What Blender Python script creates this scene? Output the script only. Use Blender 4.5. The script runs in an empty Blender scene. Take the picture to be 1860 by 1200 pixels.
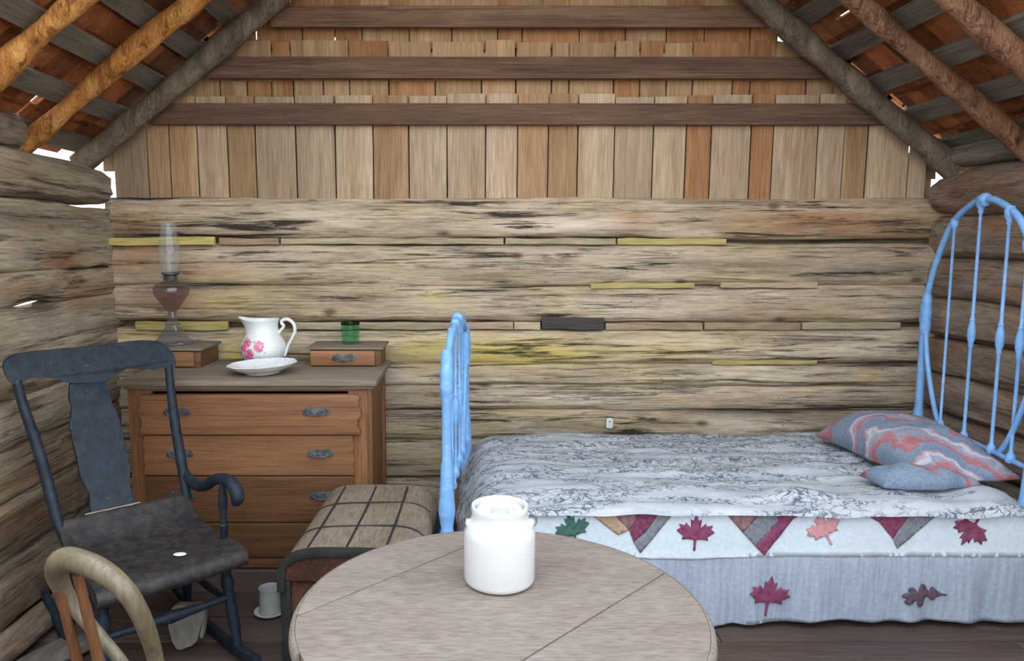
import bpy, bmesh, math, random
from mathutils import Vector, Matrix, noise
from mathutils.geometry import delaunay_2d_cdt

random.seed(11)
SC = bpy.context.scene
COL = SC.collection

# ------------------------------------------------------------------ camera
cd = bpy.data.cameras.new('camera')
cam = bpy.data.objects.new('camera', cd)
COL.objects.link(cam)
cam.location = (0, 0, 1.5)
cam.rotation_euler = (math.pi / 2 - math.atan(150 / 1335), 0, 0)
cd.sensor_fit = 'HORIZONTAL'
cd.sensor_width = 36
cd.lens = 36 * 1335 / 1860
cd.shift_x = 80 / 1860
cd.clip_start = 0.05
SC.camera = cam

# ------------------------------------------------------------------ light
SC.view_settings.view_transform = 'Standard'
SC.view_settings.look = 'None'
SC.view_settings.gamma = 1
SC.view_settings.use_curve_mapping = False
SC.view_settings.exposure = -0.45

w = bpy.data.worlds.new('sky')
SC.world = w
w.use_nodes = True
bg = w.node_tree.nodes['Background']
bg.inputs[0].default_value = (0.83, 0.91, 1.0, 1)
bg.inputs[1].default_value = 5.6

sun = bpy.data.objects.new('sun', bpy.data.lights.new('sun', 'SUN'))
COL.objects.link(sun)
sun.data.energy = 9.0
sun.data.angle = math.radians(0.6)
sun.data.color = (1.0, 0.86, 0.66)
SUN_DIR = Vector((-0.874, 0.438, 0.41)).normalized()      # from the cabin towards the sun, low behind the left wall
sun.rotation_euler = SUN_DIR.to_track_quat('Z', 'Y').to_euler()

portal = bpy.data.objects.new('door_daylight', bpy.data.lights.new('door_daylight', 'AREA'))
COL.objects.link(portal)
portal.data.shape = 'RECTANGLE'
portal.data.size = 4.0
portal.data.size_y = 2.2
portal.data.cycles.is_portal = True
portal.location = (0.28, -0.74, 1.08)
portal.rotation_euler = Vector((0, -1, 0)).to_track_quat('Z', 'Y').to_euler()


portal2 = bpy.data.objects.new('open_roof_portal', bpy.data.lights.new('open_roof_portal', 'AREA'))  # sky portal for the front roof, left off to light bed and table
COL.objects.link(portal2)
portal2.data.shape = 'RECTANGLE'
portal2.data.size = 4.4
portal2.data.size_y = 3.1
portal2.data.cycles.is_portal = True
portal2.location = (0.28, 0.80, 2.2)

# ------------------------------------------------------------------ node helper
class NT:
    def __init__(self, name):
        self.m = bpy.data.materials.new(name)
        self.m.use_nodes = True
        self.t = self.m.node_tree
        self.b = self.t.nodes['Principled BSDF']

    def n(self, kind, **kw):
        nd = self.t.nodes.new(kind)
        for k, v in kw.items():
            setattr(nd, k, v)
        return nd

    def l(self, a, b):
        self.t.links.new(a, b)

    def obj(self, scale=(1, 1, 1), rot=(0, 0, 0), loc=(0, 0, 0), seed=False):
        c = self.n('ShaderNodeTexCoord')
        mp = self.n('ShaderNodeMapping')
        mp.inputs['Scale'].default_value = scale
        mp.inputs['Rotation'].default_value = rot
        mp.inputs['Location'].default_value = loc
        src = c.outputs['Object']
        if seed:
            at = self.n('ShaderNodeAttribute', attribute_name='tone')
            mul = self.n('ShaderNodeMath', operation='MULTIPLY')
            mul.inputs[1].default_value = 37.0
            self.l(at.outputs['Fac'], mul.inputs[0])
            ad = self.n('ShaderNodeVectorMath', operation='ADD')
            self.l(src, ad.inputs[0])
            self.l(mul.outputs[0], ad.inputs[1])
            src = ad.outputs[0]
        self.l(src, mp.inputs['Vector'])
        return mp.outputs[0]

    def noise(self, vec, scale, detail=6, rough=.6, dist=0):
        nd = self.n('ShaderNodeTexNoise')
        nd.inputs['Scale'].default_value = scale
        nd.inputs['Detail'].default_value = detail
        nd.inputs['Roughness'].default_value = rough
        nd.inputs['Distortion'].default_value = dist
        self.l(vec, nd.inputs['Vector'])
        return nd.outputs['Fac']

    def ramp(self, fac, stops, interp='LINEAR'):
        r = self.n('ShaderNodeValToRGB')
        r.color_ramp.interpolation = interp
        e = r.color_ramp.elements
        while len(e) < len(stops):
            e.new(0.5)
        for i, (p, c) in enumerate(stops):
            e[i].position = p
            if not isinstance(c, (tuple, list)):
                c = (c, c, c)
            e[i].color = (c[0], c[1], c[2], 1)
        self.l(fac, r.inputs[0])
        return r.outputs[0]

    def mix(self, fac, a, b, mode='MIX'):
        x = self.n('ShaderNodeMix', data_type='RGBA', blend_type=mode)
        for sock, v in ((x.inputs[0], fac), (x.inputs[6], a), (x.inputs[7], b)):
            if hasattr(v, 'is_linked'):
                self.l(v, sock)
            elif isinstance(v, (tuple, list)):
                sock.default_value = (v[0], v[1], v[2], 1)
            elif sock == x.inputs[0]:
                sock.default_value = v
            else:
                sock.default_value = (v, v, v, 1)
        return x.outputs[2]

    def math(self, op, a, b=None):
        x = self.n('ShaderNodeMath', operation=op)
        for i, v in enumerate((a, b)):
            if v is None:
                continue
            if hasattr(v, 'is_linked'):
                self.l(v, x.inputs[i])
            else:
                x.inputs[i].default_value = v
        return x.outputs[0]

    def attr(self, name):
        return self.n('ShaderNodeAttribute', attribute_name=name)

    def bump(self, h, strength=.3, dist=.01):
        b = self.n('ShaderNodeBump')
        b.inputs['Strength'].default_value = strength
        b.inputs['Distance'].default_value = dist
        self.l(h, b.inputs['Height'])
        self.l(b.outputs[0], self.b.inputs['Normal'])

    def out(self, col, rough=.8, spec=.3, metal=0):
        if hasattr(col, 'is_linked'):
            self.l(col, self.b.inputs['Base Color'])
        else:
            self.b.inputs['Base Color'].default_value = (col[0], col[1], col[2], 1)
        if hasattr(rough, 'is_linked'):
            self.l(rough, self.b.inputs['Roughness'])
        else:
            self.b.inputs['Roughness'].default_value = rough
        self.b.inputs['Specular IOR Level'].default_value = spec
        self.b.inputs['Metallic'].default_value = metal
        return self.m


def axis_scale(axis, along, across):
    s = [across] * 3
    s['XYZ'.index(axis)] = along
    return tuple(s)


def wood(name, axis, dark, mid, light, crack=.5, crack_col=(.02, .015, .01), stain=None, stain_amt=0., along=.5,
         across=7., rough=.85, spec=.2, bump=.4, tone=.35, knots=0., crack_pos=.36, turn=0., stains=False):
    """weathered wood: fibres along one axis, checks, knots, stains, value shifted by each piece's own tone"""
    N = NT(name)
    v = N.obj(axis_scale(axis, along, across), rot=(0, 0, turn), seed=True)
    big = N.noise(N.obj(axis_scale(axis, 1.2, 3.0), seed=True), 1.4, 3, .5)
    f = N.noise(v, 1.6, 9, .68, .35)
    col = N.ramp(f, [(.28, dark), (.5, mid), (.72, light)])
    col = N.mix(N.ramp(big, [(.35, 0), (.68, .55)]), col, mid)
    if stain:
        st = N.noise(N.obj(axis_scale(axis, .9, 2.6), loc=(3, 7, 1), seed=True), 1.8, 4, .6)
        col = N.mix(N.math('MULTIPLY', N.ramp(st, [(.5, 0), (.66, 1)]), stain_amt), col, stain)
    fine = N.noise(N.obj(axis_scale(axis, along * 5, across * 9), seed=True), 2.2, 3, .6)
    col = N.mix(.55, col, N.mix(1.0, col, N.ramp(fine, [(.3, .45), (.62, 1.25)]), 'MULTIPLY'))
    ck = N.noise(N.obj(axis_scale(axis, along * .9, across * 2.2), loc=(1, 2, 5), seed=True), 1.5, 7, .72, .6)
    cm = N.ramp(ck, [(crack_pos - .05, 1), (crack_pos + .03, 0)])
    if knots:
        lk = N.noise(N.obj(axis_scale(axis, along * .35, across * 3.2), rot=(0, 0, turn), loc=(4, 3, 8), seed=True), 1.4, 5, .6, .9)
        l2 = N.ramp(lk, [(.455, 0), (.485, .8), (.495, .8), (.52, 0)])
        gate = N.ramp(N.noise(N.obj(axis_scale(axis, 1.3, 5), loc=(9, 2, 4), seed=True), 1.8, 3, .5), [(.46, 0), (.6, 1)])
        cm = N.math('MAXIMUM', cm, N.math('MULTIPLY', l2, gate))
        pit = N.ramp(N.noise(N.obj(axis_scale(axis, 1, 1.8)), 38, 4, .7), [(.60, 0), (.70, .7)])
        cm = N.math('MAXIMUM', cm, N.math('MULTIPLY', pit, gate))
    if stains:
        brk = N.ramp(N.noise(N.obj(axis_scale(axis, 2.2, 6), loc=(2, 8, 3)), 2.4, 6, .7), [(.34, .25), (.50, 1)])
        for nm, cc in (('rust', (.30, .125, .045)), ('pale', (.72, .60, .47)), ('lemon', (.60, .47, .10)), ('soot', (.05, .036, .03))):
            a_ = N.attr(nm).outputs['Fac']
            col = N.mix(N.math('MULTIPLY', a_, brk), col, N.mix(.18, cc, col))
    cmf = N.math('MULTIPLY', cm, crack)
    col = N.mix(cmf, col, crack_col)
    if knots:
        vo = N.n('ShaderNodeTexVoronoi')
        vo.inputs['Scale'].default_value = 2.6
        N.l(N.obj(axis_scale(axis, 1.0, 2.0), seed=True), vo.inputs['Vector'])
        kn = N.ramp(vo.outputs['Distance'], [(.05, 1), (.13, 0)])
        col = N.mix(N.math('MULTIPLY', kn, knots), col, (dark[0] * .4, dark[1] * .36, dark[2] * .3))
    at = N.attr('tone').outputs['Fac']
    tv = N.n('ShaderNodeMapRange')
    tv.inputs[3].default_value = 1 - tone
    tv.inputs[4].default_value = 1 + tone
    N.l(at, tv.inputs[0])
    hsv = N.n('ShaderNodeHueSaturation')
    N.l(tv.outputs[0], hsv.inputs['Value'])
    N.l(col, hsv.inputs['Color'])
    col = hsv.outputs[0]
    h = N.math('SUBTRACT', N.math('ADD', f, N.math('MULTIPLY', fine, .35)), N.math('MULTIPLY', cm, .9))
    N.bump(h, bump, .012)
    return N.out(col, rough, spec)


def plain(name, col, rough=.5, spec=.4, metal=0, var=.12, scale=14, bump=0., wear=None, wear_amt=.5, wear_pos=.62):
    N = NT(name)
    nz = N.noise(N.obj(), scale, 5, .6)
    c = N.mix(1.0, col, N.ramp(nz, [(.3, 1 - var), (.7, 1 + var)]), 'MULTIPLY')
    if wear:
        wz = N.noise(N.obj(loc=(5, 2, 3)), scale * 1.7, 8, .72)
        c = N.mix(N.math('MULTIPLY', N.ramp(wz, [(wear_pos - .06, 0), (wear_pos + .05, 1)]), wear_amt), c, wear)
    if bump:
        N.bump(nz, bump, .004)
    return N.out(c, rough, spec, metal)


def glass(name, tint, density=.35, rough=.03, spec=.02, pale_edge=.0):
    """thin glass: mostly see-through with a fresnel reflection"""
    N = NT(name)
    t = N.t
    tr = N.n('ShaderNodeBsdfTransparent')
    k = 1 - density
    tr.inputs[0].default_value = (k + density * tint[0], k + density * tint[1], k + density * tint[2], 1)
    gl = N.n('ShaderNodeBsdfGlossy')
    gl.inputs['Roughness'].default_value = rough
    lw = N.n('ShaderNodeLayerWeight')
    lw.inputs['Blend'].default_value = .28
    fac = N.ramp(lw.outputs['Facing'], [(0, spec), (.5, spec * 1.6), (.85, .28), (1, .7)])
    mx = N.n('ShaderNodeMixShader')
    N.l(fac, mx.inputs[0])
    N.l(tr.outputs[0], mx.inputs[1])
    N.l(gl.outputs[0], mx.inputs[2])
    df = N.n('ShaderNodeBsdfDiffuse')
    df.inputs[0].default_value = (.75, .76, .76, 1)
    m2 = N.n('ShaderNodeMixShader')
    N.l(N.math('MULTIPLY', N.ramp(lw.outputs['Facing'], [(0, .35), (.7, .7), (1, 3)]), pale_edge), m2.inputs[0])  # whitish film, stronger at the edges, paints the pale highlights of the glass
    N.l(mx.outputs[0], m2.inputs[1])
    N.l(df.outputs[0], m2.inputs[2])
    N.l(m2.outputs[0], t.nodes['Material Output'].inputs['Surface'])
    return N.m


# ------------------------------------------------------------------ mesh helpers
def new():
    bm = bmesh.new()
    bm.verts.layers.float.new('tone')
    return bm


def settone(bm, vs, t):
    ly = bm.verts.layers.float['tone']
    for v in vs:
        v[ly] = t


def box(bm, c, s, bevel=0., rot=None, tone=.5, seg=2):
    r = bmesh.ops.create_cube(bm, size=1)
    vs = r['verts']
    for v in vs:
        v.co = Vector((v.co.x * s[0], v.co.y * s[1], v.co.z * s[2]))
    if bevel:
        es = list({e for v in vs for e in v.link_edges})
        r2 = bmesh.ops.bevel(bm, geom=es, offset=min(bevel, min(s) * .45), segments=seg, affect='EDGES', profile=.6)
        vs = list({v for f in r2['faces'] for v in f.verts} | {v for v in vs if v.is_valid})
    for v in vs:
        if rot is not None:
            v.co = rot @ v.co
        v.co += Vector(c)
    settone(bm, vs, tone)
    return vs


def lathe(bm, prof, seg=40, c=(0, 0, 0), tone=.5, sx=1., sy=1., fn=None):
    rings = []
    for r, z in prof:
        if r < 1e-5:
            rings.append([bm.verts.new((c[0], c[1], c[2] + z))])
        else:
            ring = []
            for i in range(seg):
                a = 2 * math.pi * i / seg
                rr = r * (fn(a, z) if fn else 1)
                ring.append(bm.verts.new((c[0] + rr * math.cos(a) * sx, c[1] + rr * math.sin(a) * sy, c[2] + z)))
            rings.append(ring)
    for a, b in zip(rings, rings[1:]):
        n = max(len(a), len(b))
        if len(a) == 1 and len(b) == 1:
            continue
        for i in range(n):
            j = (i + 1) % n
            if len(a) == 1:
                bm.faces.new((a[0], b[j], b[i]))
            elif len(b) == 1:
                bm.faces.new((a[i], a[j], b[0]))
            else:
                bm.faces.new((a[i], a[j], b[j], b[i]))
    vs = [v for r in rings for v in r]
    settone(bm, vs, tone)
    return vs


def catmull(pts, n):
    P = [Vector(p) for p in pts]
    out = []
    for i in range(len(P) - 1):
        p0 = P[i - 1] if i else P[0] * 2 - P[1]
        p1, p2 = P[i], P[i + 1]
        p3 = P[i + 2] if i + 2 < len(P) else P[-1] * 2 - P[-2]
        for k in range(n):
            t = k / n
            out.append(.5 * ((2 * p1) + (p2 - p0) * t + (2 * p0 - 5 * p1 + 4 * p2 - p3) * t * t + (3 * p1 - p0 - 3 * p2 + p3) * t ** 3))
    out.append(P[-1])
    return out


def tube(bm, pts, rad, seg=12, smooth=0, flat=1., up=(0, 0, 1), tone=.5, cap=True, nz=0., seed=0., power=2.):
    """round or superelliptic bar along a path; rad is a number or a list (interpolated)"""
    rl = rad if isinstance(rad, (list, tuple)) else [rad, rad]
    P = catmull(pts, smooth) if smooth else [Vector(p) for p in pts]
    n = len(P)
    rings = []
    side = None
    for i, p in enumerate(P):
        d = (P[min(i + 1, n - 1)] - P[max(i - 1, 0)])
        d.normalize()
        if side is None:
            u = Vector(up)
            if abs(u.dot(d)) > .95:
                u = Vector((0, 1, 0)) if abs(d.y) < .9 else Vector((1, 0, 0))
            side = d.cross(u).normalized()
        else:
            side = (side - d * side.dot(d)).normalized()
        v2 = side.cross(d).normalized()
        f = i / (n - 1) * (len(rl) - 1)
        k = min(int(f), len(rl) - 2)
        r = rl[k] + (rl[k + 1] - rl[k]) * (f - k)
        ring = []
        for s in range(seg):
            a = 2 * math.pi * s / seg
            ca, sa = math.cos(a), math.sin(a)
            if power != 2.:
                ca = math.copysign(abs(ca) ** (2 / power), ca)
                sa = math.copysign(abs(sa) ** (2 / power), sa)
            q = p + side * (r * ca) + v2 * (r * sa * flat)
            if nz:
                q += (side * ca + v2 * sa) * (nz * noise.noise(Vector((q.x * 5 + seed, q.y * 5, q.z * 5))))
            ring.append(bm.verts.new(q))
        rings.append(ring)
    for a, b in zip(rings, rings[1:]):
        for s in range(seg):
            t = (s + 1) % seg
            bm.faces.new((a[s], a[t], b[t], b[s]))
    if cap:
        bm.faces.new(list(reversed(rings[0])))
        bm.faces.new(rings[-1])
    vs = [v for r in rings for v in r]
    settone(bm, vs, tone)
    return vs


def prism(bm, outline, t, fn, bevel=0., tone=.5):
    """solid board cut to an outline; fn(u, v, w) places it, w runs 0..t through the thickness"""
    a = [bm.verts.new((u, v, 0)) for u, v in outline]
    b = [bm.verts.new((u, v, t)) for u, v in outline]
    n = len(a)
    fs = [bm.faces.new(list(reversed(a))), bm.faces.new(b)]
    for i in range(n):
        j = (i + 1) % n
        fs.append(bm.faces.new((a[i], a[j], b[j], b[i])))
    vs = a + b
    if bevel:
        es = [e for f in fs[:2] for e in f.edges]
        r = bmesh.ops.bevel(bm, geom=es, offset=bevel, segments=2, affect='EDGES', profile=.6)
        vs = list({v for v in r['verts']} | {v for v in vs if v.is_valid} | {v for f in r['faces'] for v in f.verts})
    for v in vs:
        v.co = Vector(fn(v.co.x, v.co.y, v.co.z))
    settone(bm, vs, tone)
    return vs


def rounded(pts, n=5):
    """closed outline smoothed by catmull-rom"""
    m = len(pts)
    P = [Vector((p[0], p[1], 0)) for p in pts]
    out = []
    for i in range(m):
        p0, p1, p2, p3 = P[i - 1], P[i], P[(i + 1) % m], P[(i + 2) % m]
        for k in range(n):
            t = k / n
            q = .5 * ((2 * p1) + (p2 - p0) * t + (2 * p0 - 5 * p1 + 4 * p2 - p3) * t * t + (3 * p1 - p0 - 3 * p2 + p3) * t ** 3)
            out.append((q.x, q.y))
    return out


def cloth(bm, outline, step, fn, thick=.004, tone=.5):
    """piece of fabric with the given outline, filled with a fine mesh and laid on fn(u, v, offset)"""
    dense = []
    m = len(outline)
    for i in range(m):
        a, b = outline[i], outline[(i + 1) % m]
        k = max(1, int(math.hypot(b[0] - a[0], b[1] - a[1]) / step))
        for j in range(k):
            dense.append((a[0] + (b[0] - a[0]) * j / k, a[1] + (b[1] - a[1]) * j / k))
    nb = len(dense)
    us = [p[0] for p in dense]
    vv = [p[1] for p in dense]
    pts = [Vector(p) for p in dense]
    x = min(us) + step / 2
    while x < max(us):
        y = min(vv) + step / 2
        while y < max(vv):
            pts.append(Vector((x + random.uniform(-.1, .1) * step, y + random.uniform(-.1, .1) * step)))
            y += step
        x += step
    r = delaunay_2d_cdt(pts, [], [list(range(nb))], 1, 1e-6)
    V, E, Fc = r[0], r[1], r[2]
    top = [bm.verts.new(fn(p.x, p.y, thick)) for p in V]
    bot = [bm.verts.new(fn(p.x, p.y, 0)) for p in V]
    cnt = {}
    for f in Fc:
        try:
            bm.faces.new([top[i] for i in f])
            bm.faces.new([bot[i] for i in reversed(f)])
        except ValueError:
            continue
        for a, b in zip(f, f[1:] + f[:1]):
            key = (min(a, b), max(a, b))
            cnt.setdefault(key, []).append((a, b))
    for key, l in cnt.items():
        if len(l) == 1:
            a, b = l[0]
            try:
                bm.faces.new((top[b], top[a], bot[a], bot[b]))
            except ValueError:
                pass
    settone(bm, top + bot, tone)


def obj(name, bm, mat, parent=None, smooth=True, angle=40, shift=True):
    bmesh.ops.recalc_face_normals(bm, faces=bm.faces)
    if parent is not None and shift:
        inv = parent.matrix_basis.inverted()
        pp = parent.parent
        while pp is not None:
            inv = inv @ pp.matrix_basis.inverted()
            pp = pp.parent
        bmesh.ops.transform(bm, matrix=inv, verts=bm.verts)
    me = bpy.data.meshes.new(name)
    bm.to_mesh(me)
    bm.free()
    for m in (mat if isinstance(mat, list) else [mat]):
        me.materials.append(m)
    if smooth:
        me.shade_smooth()
        me.set_sharp_from_angle(angle=math.radians(angle))
    o = bpy.data.objects.new(name, me)
    COL.objects.link(o)
    if parent is not None:
        o.parent = parent
    return o


def tag(o, label, cat, group=None):
    o['label'] = label
    o['category'] = cat
    if group:
        o['group'] = group
    return o


def thing(name, label, cat, loc=(0, 0, 0), rz=0., group=None):
    o = bpy.data.objects.new(name, None)
    o.empty_display_size = .1
    COL.objects.link(o)
    o.matrix_basis = Matrix.Translation(loc) @ Matrix.Rotation(rz, 4, 'Z')
    return tag(o, label, cat, group)


def struct(name, bm, mat, **kw):
    o = obj(name, bm, mat, **kw)
    o['kind'] = 'structure'
    return o


def lerp(a, b, t):
    return a + (b - a) * t


def interp(x, xs, ys):
    if x <= xs[0]:
        return ys[0]
    for i in range(len(xs) - 1):
        if x <= xs[i + 1]:
            return lerp(ys[i], ys[i + 1], (x - xs[i]) / (xs[i + 1] - xs[i]))
    return ys[-1]


# ------------------------------------------------------------------ materials
M_LOGB = wood('hewn_log_beige', 'X', (.20, .148, .10), (.425, .33, .232), (.66, .55, .42), crack=.95, stain=(.52, .41, .16),
              stain_amt=.35, knots=.8, tone=.30, along=.8, across=6.5, crack_pos=.425, stains=True)
M_LOGL = wood('hewn_log_side', 'Y', (.17, .13, .09), (.36, .29, .20), (.52, .44, .33), crack=.8, stain=(.28, .17, .09),
              stain_amt=.4, knots=.6, tone=.35, along=.7, across=6, crack_pos=.41, stains=True)
M_LOGR = wood('bark_log', 'Y', (.10, .07, .05), (.25, .185, .135), (.40, .32, .24), crack=.8, stain=(.26, .13, .07),
              stain_amt=.7, knots=.5, tone=.35, along=1.2, across=5)
M_SHINU = wood('cedar_shingle_brown', 'Z', (.24, .13, .06), (.38, .235, .125), (.50, .34, .20), crack=.3, tone=.45, along=.5, across=9, bump=.15)
M_SHIN = wood('cedar_shingle', 'Z', (.29, .185, .11), (.42, .30, .195), (.55, .43, .30), crack=.3, tone=.5, along=.5, across=9, bump=.15,
              crack_pos=.33)
M_SHINO = wood('cedar_shingle_red', 'Z', (.20, .085, .035), (.34, .165, .075), (.44, .25, .12), crack=.3, tone=.4, along=.5, across=9, bump=.15)
M_BATT = wood('gable_batten_wood', 'X', (.09, .048, .032), (.16, .092, .06), (.24, .155, .10), crack=.5, tone=.3, along=.6, across=9, knots=.3)
M_ROOF = wood('roof_shingle_wood', 'X', (.11, .035, .016), (.27, .09, .034), (.42, .165, .06), crack=.3, tone=.6, along=.8, across=6, bump=.2)
M_LATH = wood('grey_lath_wood', 'Y', (.09, .075, .062), (.17, .145, .12), (.27, .235, .195), crack=.4, tone=.35, along=.6, across=8)
M_POLE = wood('peeled_pole', 'Z', (.15, .05, .015), (.50, .21, .055), (.74, .46, .16), crack=.7, crack_col=(.07, .022, .01), tone=.35, along=3.2,
              across=8, knots=.7, crack_pos=.42, bump=.6)
M_POLEB = wood('brown_peeled_pole', 'Z', (.10, .045, .03), (.26, .13, .075), (.42, .27, .17), crack=.7, crack_col=(.05, .02, .012), tone=.3, along=3.2,
              across=8, knots=.7, crack_pos=.42, bump=.6)
M_POLEG = wood('grey_pole', 'Z', (.07, .055, .042), (.18, .14, .10), (.33, .27, .19), crack=.6, tone=.2, along=2.0, across=7, knots=.4)
M_FLOOR = wood('floor_plank', 'X', (.05, .036, .032), (.085, .062, .055), (.125, .098, .09), crack=.4, stain=(.11, .055, .03), stain_amt=.5,
               tone=.3, along=.4, across=7, bump=.2, rough=.7)
M_DRES = wood('stained_oak', 'X', (.125, .054, .024), (.205, .092, .042), (.28, .136, .064), crack=.18, tone=.5, along=.45, across=8, rough=.5,
              spec=.35, bump=.08)
M_DRESZ = wood('stained_oak_upright', 'Z', (.125, .055, .025), (.21, .095, .044), (.29, .145, .07), crack=.18, tone=.25, along=.45, across=8,
               rough=.55, bump=.08)
M_DTOP = wood('dusty_top', 'X', (.16, .125, .09), (.24, .19, .14), (.33, .27, .21), crack=.3, tone=.2, along=.5, across=8, rough=.8, bump=.1)
M_BLACK = plain('worn_black_paint', (.013, .021, .032), .58, .28, var=.5, scale=22, bump=.25, wear=(.13, .14, .14), wear_amt=.45, wear_pos=.66)
M_SEATW = plain('worn_black_seat', (.018, .018, .020), .6, .4, var=.4, scale=16, bump=.25, wear=(.07, .05, .038), wear_amt=.45, wear_pos=.52)
M_BENT = wood('bent_beech', 'Z', (.09, .068, .04), (.155, .122, .078), (.225, .19, .13), crack=.2, tone=.2, along=1.2, across=6, rough=.4, spec=.45, bump=.08)
M_BENTR = wood('reddish_turned_wood', 'Z', (.095, .036, .018), (.15, .066, .032), (.21, .10, .05), crack=.2, tone=.2, along=1, across=7, rough=.45, bump=.08)
M_TABLE = wood('grey_table_wood', 'X', (.175, .137, .115), (.215, .174, .150), (.255, .215, .19), crack=.15, tone=.08, along=2.5, across=9, rough=.6, spec=.3,
               bump=.06, crack_pos=.3, turn=-.795)
M_TRUNK = wood('trunk_canvas', 'Y', (.14, .105, .075), (.20, .155, .112), (.26, .21, .16), crack=.25, tone=.25, along=1.5, across=5, bump=.2)
M_TRUNKW = wood('trunk_red_wood', 'Y', (.035, .018, .013), (.075, .033, .022), (.22, .085, .055), crack=.5, tone=.2, along=1., across=5)
M_TRIM = plain('dark_trunk_trim', (.022, .022, .021), .6, .3, var=.3, wear=(.07, .065, .055), wear_amt=.5)
M_BLUE = plain('chalky_blue_paint', (.20, .43, .80), .45, .45, var=.10, scale=20, wear=(.42, .62, .86), wear_amt=.45, wear_pos=.58)
M_WHITE = plain('glazed_stoneware', (.60, .60, .59), .16, .5, var=.02, scale=6)
M_CERAM = plain('white_china', (.80, .82, .80), .15, .5, var=.03)
M_IRON = plain('tarnished_iron', (.075, .08, .085), .5, .5, var=.3, metal=.4, wear=(.25, .27, .26), wear_amt=.6, wear_pos=.55)
M_STRIPY = wood('yellow_chink', 'X', (.32, .25, .075), (.50, .40, .14), (.60, .51, .24), crack=.6, tone=.25, along=.6, across=6)
M_STRIPP = wood('pinkish_chink', 'X', (.22, .14, .085), (.36, .25, .165), (.46, .35, .25), crack=.6, tone=.25, along=.6, across=6)
M_STRIPL = wood('pale_chink', 'X', (.26, .20, .12), (.41, .33, .21), (.54, .46, .32), crack=.7, tone=.25, along=.6, across=6)
M_DARKB = wood('dark_block', 'X', (.03, .025, .022), (.06, .05, .045), (.09, .075, .07), crack=.4, tone=.2)
M_GLASS = glass('clear_lamp_glass', (.8, .86, .9), .16, pale_edge=.13)
M_FONT = glass('amethyst_glass', (.34, .19, .18), .50, spec=.06, pale_edge=.06)
M_FOOTG = glass('violet_grey_glass', (.36, .34, .44), .50, spec=.06, pale_edge=.14)
M_GREEN = glass('green_glass', (.10, .72, .36), .46, spec=.05, pale_edge=.05)
M_GROUND = plain('dry_ground', (.46, .38, .26), .9, .1, var=.25, scale=3)


# ------------------------------------------------------------------ the shell of the cabin
YB = 3.95            # inner face of the back log wall
XL, XR = -1.90, 2.47


def log(bm, axis, a0, a1, u, z, hu, hz, tone, n=90, seg=22, amp=.012, seed=0., power=3., pinch=None, ends=1.):
    """hewn log lying along axis; u is the other horizontal coordinate of its middle"""
    rings = []
    for i in range(n + 1):
        t = i / n
        a = lerp(a0, a1, t)
        ku = kz = 1.
        if ends < 1:
            e = min(t, 1 - t) * (a1 - a0)
            if e < .25:
                kz = lerp(ends, 1, e / .25)
        sway = .012 * noise.noise(Vector((a * .9, seed, 0)))
        ring = []
        for s in range(seg):
            th = 2 * math.pi * s / seg
            ca, sa = math.cos(th), math.sin(th)
            cu = math.copysign(abs(ca) ** (2 / power), ca)
            cz = math.copysign(abs(sa) ** (2 / power), sa)
            d = amp * noise.noise(Vector((a * 1.7, cu * 2 + seed, cz * 2.5))) + amp * .6 * noise.noise(Vector((a * 5, cu * 5 + seed, cz * 6)))
            uu = u + cu * (hu * ku + d)
            zz = z + sway + cz * (hz * kz + d * .6)
            if pinch:
                for pa, pz, pw, ph in pinch:
                    g = math.exp(-((a - pa) / pw) ** 2)
                    if abs(zz - pz) < .09:
                        zz += math.copysign(ph * g, z - pz)
            ring.append(bm.verts.new((a, uu, zz) if axis == 'X' else (uu, a, zz)))
        rings.append(ring)
    for p, q in zip(rings, rings[1:]):
        for s in range(seg):
            t = (s + 1) % seg
            bm.faces.new((p[s], p[t], q[t], q[s]))
    bm.faces.new(list(reversed(rings[0])))
    bm.faces.new(rings[-1])
    settone(bm, [v for r in rings for v in r], tone)


STAINS = {
    'rust': [(1.88, 1.631, 0.64, 0.087, 0.9), (0.88, 1.645, 0.12, 0.07, 0.7), (-1.74, 1.441, 0.24, 0.106, 0.8), (-1.42, 1.377, 0.24, 0.059, 0.8), (-1.63, 1.22, 0.27, 0.065, 0.6), (-0.62, 1.176, 0.12, 0.023, 0.5), (0.09, 1.056, 0.09, 0.06, 0.6), (2.26, 1.587, 0.23, 0.073, 0.7), (-1.79, 1.645, 0.18, 0.064, 0.8), (1.63, 1.146, 0.36, 0.042, 0.4)],
    'pale': [(0.47, 1.622, 0.38, 0.038, 1), (-0.85, 1.645, 0.35, 0.058, 0.4), (0.15, 1.441, 0.47, 0.074, 0.4), (-1.24, 1.441, 0.41, 0.065, 0.4), (-0.18, 1.235, 0.18, 0.089, 0.5), (-0.27, 0.784, 0.18, 0.043, 0.5), (1.14, 1.573, 0.32, 0.02, 0.8)],
    'lemon': [(0.24, 0.936, 0.57, 0.078, 1), (-0.18, 0.936, 0.27, 0.078, 0.8), (-1.26, 0.906, 0.12, 0.12, 0.8), (0.96, 0.936, 0.33, 0.042, 0.5), (-1.82, 0.981, 0.21, 0.078, 0.6), (-0.18, 1.235, 0.12, 0.036, 0.6), (-1.36, 1.22, 0.15, 0.042, 0.6)],
    'soot': [(1.5, 1.418, 0.44, 0.026, 1), (2.12, 1.377, 0.38, 0.041, 0.9), (2.25, 0.869, 0.21, 0.022, 0.9), (1.45, 0.607, 0.6, 0.022, 0.8), (-1.42, 1.285, 0.21, 0.015, 0.9), (-1.76, 1.593, 0.26, 0.026, 0.8), (0.45, 0.524, 0.48, 0.031, 0.5)],
}
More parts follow.
